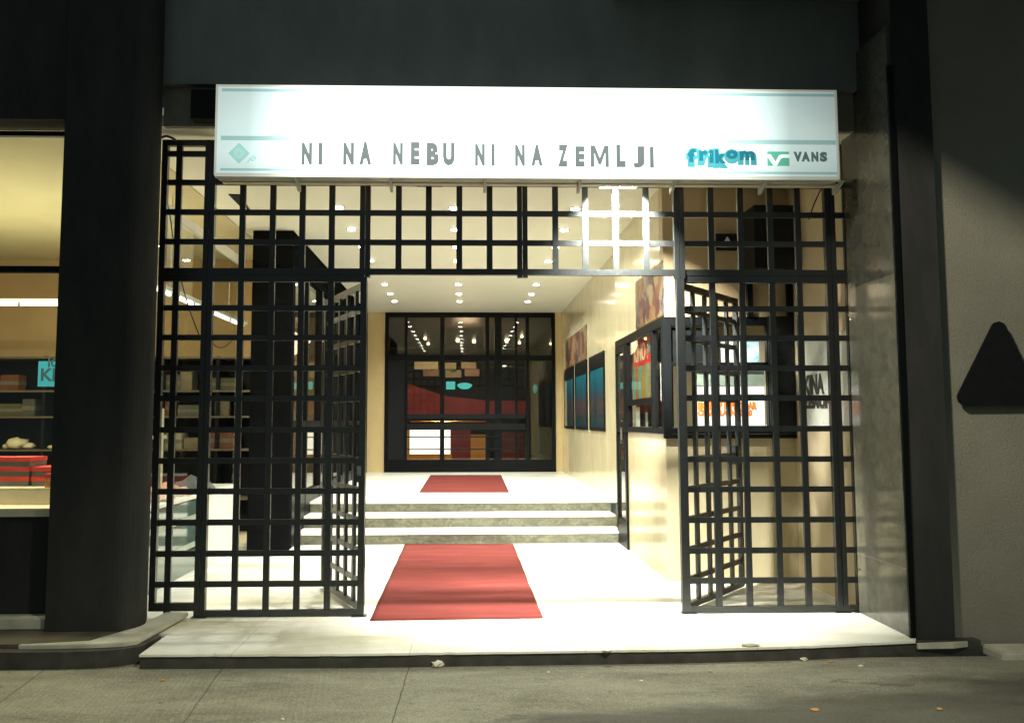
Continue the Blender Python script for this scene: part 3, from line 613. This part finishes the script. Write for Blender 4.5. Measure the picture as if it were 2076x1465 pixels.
# weld plates at the foot of the posts and a lock
wd_ = bmesh.new()
for x in (-1.96, -.79, 1.66, 2.825, 2.965): bx(wd_, x-.055, x+.055, -.04, .04, .0005, .0065)
obj('foot_plate', wd_, M['gate'], gr)
obj('lock_case', box(-.835, -.765, -.036, .034, .98, 1.16), M['gate'], gr, bevel=.005)
obj('keyhole_plate', box(-.815, -.785, -.040, -.0365, 1.03, 1.10), M['steel'], gr)
for x, z in ((2.99, .32), (2.99, 1.18), (2.99, 2.2)): obj('wall_anchor', tube([(x-.02,-.01,z),(x-.05,-.06,z+.004)], .008), M['steel'], gr)
def leaf(loc, ang, label, mirror):
    """one gate leaf, hinged at loc, built along its own +x"""
    L = gate = thing('gate_leaf', label, 'gate', loc, ang, 'open gate leaves')
    W = 1.15; f = bmesh.new()
    for x in (.02, W-.02): bx(f, x-.02, x+.02, -.02, .02, .02, 2.50)
    bx(f, 0, W, -.018, .018, .021, .065); bx(f, 0, W, -.018, .018, 2.45, 2.499)
    obj('frame', f, M['gate'], L, local=True)
    bm = bmesh.new()
    for i in range(1,5): bx(bm, i*W/5-.021, i*W/5+.021, -.013, .013, .06, 2.46)
    for z in HZ[1:]: bx(bm, .04, W-.04, -.010, .010, z-.020, z+.020)
    obj('bars', bm, M['gate'], L, local=True)
    obj('lock_box', box(W-.12, W-.045, -.03, .03, 1.06, 1.22), M['gate'], L, local=True, bevel=.004)
    obj('hinge', tube([(-.022,0,.35),(-.022,0,.50)], .016), M['gate'], L, local=True)
    obj('hinge', tube([(-.022,0,2.0),(-.022,0,2.15)], .016), M['gate'], L, local=True)
    return L
leaf((-.775,.035,0), math.atan2(1.065,-.47), 'left gate leaf swung open inwards beside the red carpet', 1)
leaf((1.655,.035,0), math.atan2(.90,.72), 'right gate leaf swung open inwards in front of the ticket booth', -1)
# ------------------------------------------------------------------ the lit sign
GY = -.45; kk = 6.1/6.3
def SXp(px): return at(px, 300, 'Y', GY).x
def SZp(py): return at(1040, py, 'Y', GY).z
X0, X1, Z0, Z1 = SXp(439), SXp(1696), SZp(356), SZp(181)
sg = thing('cinema_sign', 'long white lit box sign with film title above the gates', 'sign', ((X0+X1)/2, GY, Z0))
def sign_mat(name, col, k=1.0):
    """translucent face lit by tubes in the middle of the box that stop short of its ends"""
    n = NT(name); s = n.sep()
    u = n.math('DIVIDE', n.math('SUBTRACT', s[0], X0), X1-X0)
    e = n.ramp(u, [(0,(.23,)*3), (.05,(.27,)*3), (.085,(.42,)*3), (.14,(.95,)*3), (.3,(1,)*3), (.78,(.93,)*3), (.87,(.42,)*3), (.925,(.185,)*3), (1,(.13,)*3)])
    v = n.math('DIVIDE', n.math('SUBTRACT', s[2], Z0), Z1-Z0)
    g_ = n.ramp(v, [(0,(.9,)*3), (.25,(1.1,)*3), (.55,(1.05,)*3), (1,(.82,)*3)])
    n.set(base=tuple(min(.6, c_*.16+.01) for c_ in col), rough=.25, emit=n.mixc(1.0, e, tuple(c_ for c_ in col), 'MULTIPLY'))
    n.l.new(n.math('MULTIPLY', g_, 3.0*k), n.p.inputs['Emission Strength']); return n.m
face = sign_mat('sign_face', (.80,1.0,.95)); M['band'] = sign_mat('sign_band', (.40,.64,.60)); M['lett'] = sign_mat('sign_letter', (.093,.107,.10))
b_ = boxes([(X0,X1,GY+.012,-.30,Z1-.004,Z1+.012), (X0,X1,GY+.012,-.30,Z0-.012,Z0+.004), (X0-.012,X0+.004,GY+.01,-.30,Z0-.0125,Z1+.0125), (X1-.004,X1+.012,GY+.01,-.30,Z0-.0125,Z1+.0125), (X0,X1,-.31,-.2995,Z0,Z1)])
obj('housing', b_, M['sign_case'], sg)
f_ = .014
obj('face_frame', boxes([(X0-.01,X1+.01,GY-.008,GY+.02,Z0-.014,Z0+.004), (X0-.01,X1+.01,GY-.008,GY+.02,Z1-.002,Z1+.012), (X0-.012,X0+.004,GY-.009,GY+.0195,Z0-.01,Z1+.01), (X1-.004,X1+.012,GY-.009,GY+.0195,Z0-.01,Z1+.01)]), sign_mat('sign_rim', (.62,.66,.55)), sg)
obj('face_panel', box(X0+.004, X1-.004, GY, GY+.006, Z0+.004, Z1-.002), face, sg)
for ya, yb in ((185,191),(280,289),(345,350)): obj('band', box(X0+.03, X1-.004, GY-.0025, GY-.0005, SZp(yb), SZp(ya)), M['band'], sg)
# sliding film title letters, each at its own slightly uneven height
LET = [('N',612,633,337,293),('I',646,654,337,293),('N',696,718,337,292),('A',729,753,336,290),('N',797,817,336,292),('E',833,851,336,290),('B',865,890,337,291),('U',898,922,337,291),('N',963,983,337,293),('I',996,1003,337,293),('N',1044,1064,337,294),('A',1077,1100,336,293),('Z',1131,1151,338,293),('E',1166,1185,338,296),('M',1197,1234,338,294),('L',1249,1268,338,292),('J',1283,1306,339,295),('I',1317,1325,339,296)]
def letter(ch, xa, xb, yb, yt, mat, parent, wt=.018, Y=GY, name='letter', dep=.003):
    x_a, x_b = SXp(xa), SXp(xb); z_b, z_t = SZp(yb), SZp(yt)
    o = text(name, ch, mat, parent, .2, (0,Y-dep,0), (1,0,0), (0,0,1), wt, 1, dep)
    off = worldloc(parent); vs = [v.co+off for v in o.data.vertices]
    ax, bx_ = min(v.x for v in vs), max(v.x for v in vs); az, bz = min(v.z for v in vs), max(v.z for v in vs)
    for v in o.data.vertices:
        w_ = v.co+off; v.co = Vector((x_a+(w_.x-ax)/(bx_-ax)*(x_b-x_a), w_.y, z_b+(w_.z-az)/(bz-az)*(z_t-z_b)))-off
    return o
for L in LET:
    if L[0] == 'M':
        xa, xb, za, zb_ = SXp(L[1]), SXp(L[2]), SZp(L[3]), SZp(L[4]); W_, H_ = xb-xa, zb_-za
        pm = [(0,0),(.0,1),(.24,1),(.5,.42),(.76,1),(1,1),(1,0),(.80,0),(.80,.66),(.57,.12),(.43,.12),(.20,.66),(.20,0)]
        obj('letter', plate([(xa+u*W_, GY-.0045, za+v*H_) for u, v in pm], .003, (0,1,0)), M['lett'], sg)
    else: letter(*L, M['lett'], sg, wt=.014 if L[0] != 'I' else .006)
# sponsor lettering and marks
teal_d = sign_mat('logo_teal', (.012,.13,.17), 1.0); teal_l = sign_mat('logo_light_teal', (.055,.27,.29), 1.0)
FK = [('f',1394,1410,333,300),('r',1417,1434,330,303),('i',1437,1446,334,302),('k',1449,1472,335,301),('o',1471,1495,326,302),('m',1499,1529,328,303)]
for ch, a, b2, yb, yt in FK:
    letter(ch, a-4, b2+4, yb+4, yt-3, teal_l, sg, wt=.026, Y=GY-.0005, name='logo_outline', dep=.002)
    letter(ch, a, b2, yb-6, yt, teal_d, sg, wt=.012, Y=GY-.003, name='logo_letter', dep=.002)
dk = sign_mat('logo_dark', (.07,.12,.11), 1.6); gn = sign_mat('logo_green', (.10,.42,.27), 1.3); wh = sign_mat('logo_white', (.9,1,.95), 1.15)
x_a, x_b, z_b, z_t = SXp(1555), SXp(1599), SZp(333), SZp(304)
obj('logo_square', box(x_a, x_b, GY-.0045, GY-.0005, z_b, z_t), gn, sg)
Wd, Hd = x_b-x_a, z_t-z_b
vp = lambda a, c_: (x_a+a*Wd, GY-.0075, z_b+c_*Hd)
obj('logo_v', plate([vp(.0,.80), vp(.14,.80), vp(.36,.28), vp(.52,.72), vp(.62,.80), vp(1.0,.80), vp(1.0,.56), vp(.70,.56), vp(.60,.48), vp(.42,.0), vp(.26,.0), vp(.0,.62)], .0025, (0,1,0)), wh, sg)
for ch, a, b2 in (('V',1608,1625),('A',1624,1641),('N',1644,1658),('S',1661,1676)):
    letter(ch, a, b2, 324, 304, dk, sg, wt=.014, Y=GY-.0005, name='logo_letter')
dc = (SXp(485), SZp(315)); dr_ = SXp(507)-SXp(485)
obj('logo_diamond', plate([(dc[0]-dr_,GY-.003,dc[1]), (dc[0],GY-.003,dc[1]-dr_), (dc[0]+dr_,GY-.003,dc[1]), (dc[0],GY-.003,dc[1]+dr_)], .0025, (0,1,0)), sign_mat('logo_pale_teal', (.42,.78,.70), 1.0), sg)
ring = bmesh.new()
for r_ in (.020, .034):
    pts = [Vector((dc[0]+r_*math.cos(t), GY-.0045, dc[1]+r_*math.sin(t))) for t in [2*math.pi*i/20 for i in range(21)]]
    tube(pts, .0018, ring, 6)
obj('logo_ring', ring, sign_mat('logo_ring_pale', (.62,.9,.84), 1.0), sg)
text('logo_script', 'jb', sign_mat('logo_script_teal', (.42,.78,.70), 1.0), sg, .06, (SXp(503),GY-.003,SZp(330)), (1,0,0), (0,0,1), .001, 1.2, .002, shear=.5)
# brackets under the sign
for px in (608, 795, 983, 1172, 1360, 1540, 1690):
    x = at(px, 365, 'Y', -.25).x
    obj('bracket', plate([(x-.012,-.42,Z0-.013), (x-.012,-.24,Z0-.013), (x-.012,-.24,Z0-.075), (x-.012,-.27,Z0-.075)], .02, (1,0,0)), M['sign_case'], sg)
obj('wall_batten', box(X0, X1+.05, -.298, -.235, Z0-.02, Z0+.03), M['cream_paint'], sg)
tag(obj('dark_box', box(-2.02, -1.80, -.34, -.235, 3.64, 3.86), M['black_soft'], bevel=.004), 'dark box on the lintel left of the lit sign', 'box')  # plain dark box near the sign's left end
# ------------------------------------------------------------------ floodlights on the grille
def flood(px0, px1, py, label, on):
    a, c_ = at(px0, py, 'Y', -.10), at(px1, py, 'Y', -.10); cx = (a.x+c_.x)/2; hw = (c_.x-a.x)/2
    t = thing('floodlight', label, 'floodlight', (cx,-.10,3.235))
    obj('housing', boxes([(-hw,hw,-.055,.055,.0,.055)]), M['black'], t, local=True, bevel=.006)
    obj('lamp_strip', box(-hw-.01,hw+.01,-.045,.045,-.018,-.0005), M['lamp_on'] if on else M['black_soft'], t, local=True)
    obj('bracket', box(-.02,.02,.02,.05,.0555,.12), M['black'], t, local=True)
    return t, cx, hw
_, fx, fh = flood(1220, 1288, 372, 'lit slim floodlight shining down on the grille bars', True)
flood(847, 894, 372, 'dark unlit floodlight box at the top left of the grille', False)
lamp('floodlight_lamp', 'AREA', (fx,-.115,3.205), 420, (1.0,.98,.88), (0,.66,-1), fh*2, .05).data.spread = math.radians(104)
# ------------------------------------------------------------------ ticket booth glazing
bt = thing('ticket_booth', 'black framed ticket booth windows wrapping the marble corner', 'booth', (BX,BY,1.31))
zb, zt = 1.312, 2.383
s_ = .02
obj('side_frame', boxes([(BX-s_,BX+.04,BY-.02,3.80,2.30,zt), (BX-s_,BX+.04,BY-.02,3.14,zb,zb+.055), (BX-s_+.001,BX+.041,3.06,3.16,zb+.055,2.30), (BX-s_+.001,BX+.041,1.74,1.80,zb+.055,2.30), (BX-s_-.001,BX+.06,BY-.021,BY+.06,zb,zt), (BX-s_+.002,BX+.04,1.80,3.06,1.60,1.66)]), M['black'], bt, bevel=.003)
obj('front_frame', boxes([(BX+.0605,3.0,BY-.02,BY+.05,2.30,zt-.001), (BX+.0605,3.0,BY-.02,BY+.05,zb+.001,zb+.055), (2.76,3.0,BY-.018,BY+.05,zb+.0555,2.2995), (BX+.0605,2.759,BY-.017,BY+.045,1.935,1.965)]), M['black'], bt, bevel=.003)
obj('side_pane', box(BX+.005, BX+.010, BY+.06, 3.06, zb+.05, 2.305), M['glass'], bt)
obj('front_pane', box(BX+.06, 2.76, BY+.005, BY+.010, zb+.05, 2.305), M['glass'], bt)
obj('upper_blind', box(BX+.07, 2.28, BY+.04, BY+.05, 1.97, 2.29), M['black_soft'], bt)
# door of the booth
dd = thing('booth_door', 'narrow black framed glass door between the steps and ticket window', 'door', (BX,3.47,0))
obj('frame', boxes([(BX-.022,BX+.03,3.16,3.24,0,2.299), (BX-.022,BX+.03,3.72,3.795,0,2.299), (BX-.02,BX+.028,3.24,3.72,1.30,1.40), (BX-.02,BX+.028,3.24,3.72,0,.30), (BX-.02,BX+.028,3.24,3.72,2.22,2.298)]), M['black'], dd, bevel=.003)
obj('pane', box(BX+.002, BX+.008, 3.24, 3.72, .30, 2.22), plain('dark_reflecting_glass', (.05,.045,.035), .03, coat=1), dd)
obj('handle', tube([(BX-.05,3.28,1.18),(BX-.05,3.28,1.36)], .012), M['steel'], dd)
# things shown in the side window
xi = BX+.05
red = plain('red_poster_paper', (.62,.03,.03), .45, var=.08)
pp = thing('film_poster', 'film poster with red heading and orange and green painting in the ticket booth window', 'poster', (xi,2.4,1.67))
obj('heading', box(xi, xi+.006, 1.83, 3.03, 2.02, 2.295), red, pp)
obj('picture', box(xi, xi+.006, 1.83, 3.03, 1.67, 2.0195), painting('poster_paint', [(.15,(.40,.10,.03)),(.35,(.55,.24,.04)),(.5,(.08,.24,.18)),(.65,(.24,.42,.32)),(.8,(.50,.28,.05))], (6,7,1.6), .8), pp)
cream_l = plain('cream_lettering', (.75,.62,.38), .5)
text('lettering', 'KINO !', cream_l, pp, .26, (xi-.002,2.98,2.07), (0,-1,0), (0,0,1), .004, .95)
text('lettering', 'FILM', plain('green_lettering', (.08,.25,.2), .5), pp, .17, (xi-.003,2.28,2.12), (0,-1,0), (0,0,1), .003, .8)
for i, (y0, y1, z0, z1, m_, lab, nm, cat) in enumerate(((2.72,2.95,1.37,1.58,'w','small white notice at the bottom left of the ticket booth side window','paper_notice','notice'), (2.32,2.42,1.37,1.52,'g','narrow grey card in the bottom of the side window','paper_card','card'), (1.86,2.12,1.37,1.59,'r','orange red poster at the bottom of the ticket booth side window','small_poster','poster'), (1.50,1.70,1.62,1.98,'w2','white price sheet hanging in the narrow right pane of the side window','price_sheet','sheet'))):
    mm = {'w': M['paper'], 'g': plain('grey_card', (.4,.4,.35), .6), 'r': plain('orange_red_print', (.75,.10,.03), .5), 'w2': M['paper']}[m_]
    tag(obj(nm, box(xi, xi+.004, y0, y1, z0, z1), mm), lab, cat)
tag(obj('backing_screen', box(xi+.03, xi+.04, 1.35, 3.05, zb+.06, 2.29), M['black_soft']), 'black screen behind the posters in the side window', 'screen')
# inside the front window: lit price board with orange lettering, white counter
def fz(py): return at(1500, py, 'Y', BY+.06).z
pbx0, pbx1 = at(1412,800,'Y',BY+.08).x, 2.755
pb = thing('price_board', 'brightly lit white price board with orange lettering in the booth front window', 'board', ((pbx0+pbx1)/2,BY+.08,zb+.06))
obj('lit_panel', box(pbx0, pbx1, BY+.08, BY+.10, zb+.075, fz(783)), glow('price_board_light', (1,.98,.92), 1.5), pb)
org = plain('orange_print', (.75,.16,.03), .5, emit=(.9,.2,.04), estr=.45)
text('lettering', 'BIOSKOP REPERTOAR', org, pb, .088, (pbx0+.01,BY+.077,fz(829)), (1,0,0), (0,0,1), .008, .63)
text('lettering', 'CENA ULAZNICE 20', org, pb, .070, (pbx0+.01,BY+.077,fz(842)), (1,0,0), (0,0,1), .006, .80)
obj('divider', box(pbx0, pbx1, BY+.074, BY+.079, fz(805), fz(799)), M['black_soft'], pb)
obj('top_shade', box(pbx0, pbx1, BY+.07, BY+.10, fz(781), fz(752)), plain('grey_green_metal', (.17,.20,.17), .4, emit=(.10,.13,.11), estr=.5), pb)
ux0, ux1 = at(1512,715,'Y',BY+.06).x, at(1539,715,'Y',BY+.06).x
tag(obj('window_photo', box(ux0, ux1, BY+.06, BY+.065, 1.968, 2.16), art('sky_photo', [(.35,(.05,.22,.28)),(.5,(.30,.45,.52)),(.62,(.62,.68,.70))], (2,2,2), 2, emit=.7, seed=5)), 'blue and white picture in the booth front window, right one', 'picture', 'pictures in the ticket booth front window')
ux0, ux1 = at(1462,715,'Y',BY+.06).x, at(1501,715,'Y',BY+.06).x
tag(obj('window_photo', box(ux0, ux1, BY+.06, BY+.065, 1.968, 2.16), art('pale_photo', [(.35,(.30,.45,.48)),(.5,(.70,.74,.72)),(.62,(.85,.86,.84))], (2,2,2), 2, emit=.8, seed=9)), 'pale whitish picture in the booth front window, left one', 'picture', 'pictures in the ticket booth front window')
lamp('booth_light', 'AREA', (2.4,2.4,2.28), 10, (1,.95,.85), (0,0,-1), .6, .8)
# counter shelf outside the front window
tag(obj('counter_shelf', box(BX-.03, 3.0, BY-.055, BY-.021, zb-.04, zb), M['black'], bevel=.004), 'narrow black counter shelf under the booth front window', 'shelf')
# shutter box above
rb = thing('shutter_box', 'large black shutter box on the wall above the booth front window', 'box', (2.79,BY,2.39))
obj('casing', box(2.575, 2.995, BY-.30, BY-.002, 2.79, 3.36), M['black_soft'], rb, bevel=.006)
obj('guide_rail', box(2.575, 2.625, BY-.07, BY-.0205, zt+.001, 2.789), M['black'], rb); obj('guide_rail', box(2.945, 2.995, BY-.07, BY-.0205, zt+.001, 2.789), M['black'], rb)
obj('shutter_end', box(2.765, 2.995, BY-.065, BY-.022, zb+.001, zt), M['black_soft'], rb)
# loudspeaker-like small sign on the wall
ws = thing('small_wall_sign', 'small black plate with two pale triangles high on the booth wall', 'sign', (2.41,BY,3.0))
obj('plate', box(2.31, 2.515, BY-.03, BY-.002, 3.003, 3.155), M['black_soft'], ws)
obj('mark', plate([(2.385,BY-.032,3.085), (2.44,BY-.032,3.085), (2.4125,BY-.032,3.13)], .002, (0,1,0)), M['paper'], ws)
obj('mark', plate([(2.39,BY-.032,3.06), (2.435,BY-.032,3.06), (2.4125,BY-.032,3.035)], .002, (0,1,0)), M['paper'], ws)
# posters and showcases on the right wall
ARTB = [(.12,(.03,.02,.05)),(.3,(.20,.05,.03)),(.45,(.40,.20,.06)),(.6,(.46,.38,.2)),(.75,(.20,.18,.16)),(.9,(.05,.04,.09))] or [(.33,(.035,.02,.05)),(.42,(.22,.05,.03)),(.49,(.42,.22,.07)),(.55,(.45,.36,.2)),(.62,(.10,.07,.12))]
tag(obj('wall_poster', box(BX-.008, BX-.002, 1.27, 2.56, 2.40, 2.905), painting('tall_poster', ARTB, (6,6,6), .42)), 'colourful painted poster above the ticket booth side window', 'poster')
WX = 1.933
tag(obj('wall_poster', box(WX-.008, WX-.002, 7.2, 10.1, 2.43, 2.97), painting('rear_poster', ARTB, (3,3.4,3), .42)), 'wide colourful poster above the rear showcases', 'poster')
def showcase(y0, y1, label, seed):
    t = thing('showcase', label, 'showcase', (WX,(y0+y1)/2,1.29), group='blue showcases on the marble wall')
    z0, z1 = 1.285, 2.41
    obj('frame', boxes([(WX-.022,WX-.001,y0,y0+.05,z0,z1), (WX-.022,WX-.001,y1-.05,y1,z0,z1), (WX-.021,WX-.001,y0+.05,y1-.05,z0,z0+.05), (WX-.021,WX-.001,y0+.05,y1-.05,z1-.22,z1)]), M['black'], t, bevel=.003)
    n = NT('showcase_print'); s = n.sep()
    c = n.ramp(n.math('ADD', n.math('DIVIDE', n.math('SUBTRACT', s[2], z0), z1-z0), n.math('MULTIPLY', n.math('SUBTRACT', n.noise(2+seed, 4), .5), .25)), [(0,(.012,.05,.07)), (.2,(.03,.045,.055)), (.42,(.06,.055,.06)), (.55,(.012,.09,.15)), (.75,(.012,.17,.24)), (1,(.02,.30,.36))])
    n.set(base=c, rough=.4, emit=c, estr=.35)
    obj('print', box(WX-.012, WX-.006, y0+.05, y1-.05, z0+.05, z1-.22), n.m, t)
    obj('glass', box(WX-.019, WX-.017, y0+.05, y1-.05, z0+.05, z1-.22), M['glass'], t)
showcase(5.42, 6.87, 'nearest of the blue showcases on the right marble wall', 0)
showcase(7.16, 8.62, 'middle blue showcase on the right marble wall', 1)
showcase(8.86, 10.33, 'rearmost blue showcase, beside the glass doors', 2)
# lit sign on the niche wall
ns = thing('notice_board', 'pale board with black hand lettering on the side wall behind the right grille', 'sign', (3.0,.55,1.39))
obj('board', box(2.985, 3.002, .05, 1.03, 1.385, 2.14), plain('pale_board', (.72,.76,.68), .3, var=.03), ns)
blk = plain('black_ink', (.02,.02,.022), .6)
text('lettering', 'KINA', blk, ns, .22, (2.982,1.00,1.665), (0,-1,0), (0,0,1), .012, .80)
text('lettering', 'ZEMUNA', blk, ns, .13, (2.982,1.02,1.545), (0,-1,0), (0,0,1), .010, 1.35)
# ------------------------------------------------------------------ triangle on the plaster wall
PYW = -.745
A_, B_, C_ = at(2020,632,'Y',PYW), at(1926,822,'Y',PYW), at(2112,822,'Y',PYW)
def rounded(tri, r, n=6):
    out = []; cen = sum(tri, Vector())/3
    for i in range(3):
        p, a, b = tri[i], tri[i-1], tri[(i+1)%3]; da, db = (a-p).normalized(), (b-p).normalized()
        half = math.acos(da.dot(db))/2; dd_ = r/math.tan(half); c_ = p+(da+db).normalized()*(r/math.sin(half))
        s0, s1 = p+da*dd_-c_, p+db*dd_-c_
        for k in range(n+1): v = s0.lerp(s1, k/n); out.append(c_+v.normalized()*r)
    return out
tri = thing('triangle_sign', 'black triangular sign with rounded corners on the plaster wall', 'sign', (A_.x,PYW,B_.z))
obj('sign_plate', plate(rounded([Vector((q.x,PYW-.03,q.z)) for q in (A_,B_,C_)], .055), .012, (0,1,0)), M['black_soft'], tri)
obj('stand_off', tube([(A_.x,PYW-.018,1.75),(A_.x,PYW+.03,1.75)], .02), M['black'], tri)
# unseen slab added above the view to cast the diagonal shade on the plaster
tag(obj('shade_slab', box(1.1, 12, -3.0, -.305, 4.6, 4.8), M['cladding']), 'unseen slab added above the view to shade the plaster wall', 'shade_slab')
# ------------------------------------------------------------------ cables
def cable(pts, r, label):
    P = [Vector(p) for p in pts]; out = []
    for i in range(len(P)-1):
        p0, p1, p2, p3 = P[max(i-1,0)], P[i], P[i+1], P[min(i+2,len(P)-1)]
        for k in range(6):
            t = k/6; out.append(.5*((2*p1)+(-p0+p2)*t+(2*p0-5*p1+4*p2-p3)*t*t+(-p0+3*p1-3*p2+p3)*t**3))
    out.append(P[-1]); tag(obj('cable', tube(out, r, seg=6), plain('cable_rubber', (.03,.025,.022), .5), smooth=True), label, 'cable')
cable([at(330,300,'Y',.05), at(334,380,'Y',.06), at(345,440,'Y',.07), at(352,490,'Y',.08), at(368,570,'Y',.1), at(385,630,'Y',.12), at(404,680,'Y',.14)], .005, 'thin dark cable hanging behind the left gate panel')
cable([at(322,282,'Y',-.05), at(338,276,'Y',-.06), at(356,284,'Y',-.05)], .009, 'short thick cable looped over the top left corner of the grille')
cable([at(428,690,'Y',.2), at(440,703,'Y',.2), at(455,703,'Y',.2), at(472,688,'Y',.2)], .004, 'thin cable loop sagging between two left grille bars')
cable([at(1664,384,'Y',.1), at(1650,415,'Y',.1), at(1640,445,'Y',.1)], .005, 'thin wire slanting behind the top right of the grille')
# ------------------------------------------------------------------ litter
def scrap(px, py, w_, h_, z, mat, name, label, cat, on='Z'):
    a = at(px, py, 'Z', z); bm = bmesh.new(); bmesh.ops.create_icosphere(bm, subdivisions=2, radius=.5)
    rr = random.Random(int(px*7+py))
    for v in bm.verts:
        v.co *= 1+rr.uniform(-.28,.28); v.co.x *= w_; v.co.y *= w_*.7; v.co.z *= h_; v.co += Vector((a.x, a.y, z+h_*.42))
    tag(obj(name, bm, mat), label, cat, 'scraps of litter on the ground')
dryl = plain('dry_leaf', (.45,.24,.07), .8); pal = plain('pale_scrap', (.72,.68,.55), .8)
L_ = [(887,1352,.075,.045,GZ,pal,'paper_scrap','largest crumpled white scrap by the kerb','scrap'), (1030,1354,.022,.012,GZ,dryl,'dry_leaf','tiny brown leaf by the kerb right of the big scrap','leaf'), (722,1349,.03,.014,GZ,pal,'paper_scrap','pale scrap by the kerb left of the big scrap','scrap'),
 (1630,1338,.045,.022,GZ,pal,'paper_scrap','pale scrap by the kerb below the right gate','scrap'), (1685,1342,.035,.012,GZ,dryl,'dry_leaf','brown leaf by the kerb below the right pillar','leaf'), (1520,1308,.12,.012,0,plain('grey_rag',(.3,.29,.24),.8),'flat_rag','flat grey rag on the white floor edge','rag'),
 (1232,1318,.06,.008,0,pal,'paper_scrap','flat pale scrap on the white floor edge','scrap'), (330,1380,.03,.012,GZ,dryl,'dry_leaf','brown leaf on the pavement at left','leaf'), (325,1424,.022,.01,GZ,dryl,'dry_leaf','smaller brown leaf lower on the pavement at left','leaf'),
 (1652,1440,.045,.014,GZ,dryl,'dry_leaf','large brown leaf in the lower right pavement','leaf'), (1905,1438,.035,.012,GZ,dryl,'dry_leaf','brown leaf far right on the pavement','leaf'), (573,1459,.018,.012,GZ,pal,'paper_scrap','tiny white scrap at the bottom of the pavement','scrap'),
 (1112,1363,.02,.01,GZ,pal,'paper_scrap','tiny pale scrap below the long carpet','scrap'), (1300,1380,.025,.008,GZ,pal,'paper_scrap','flat pale scrap in the middle of the pavement','scrap'), (1745,1350,.03,.01,GZ,pal,'paper_scrap','flat pale scrap on the right pavement','scrap'),
 (1440,1362,.016,.01,GZ,dryl,'dry_leaf','tiny leaf on the pavement below the right gate','leaf'), (1150,1343,.03,.012,GZ,pal,'paper_scrap','pale scrap against the kerb right of centre','scrap'), (820,1384,.016,.008,GZ,dryl,'dry_leaf','tiny leaf beside the pavement joint','leaf')]
for q in L_: scrap(*q)
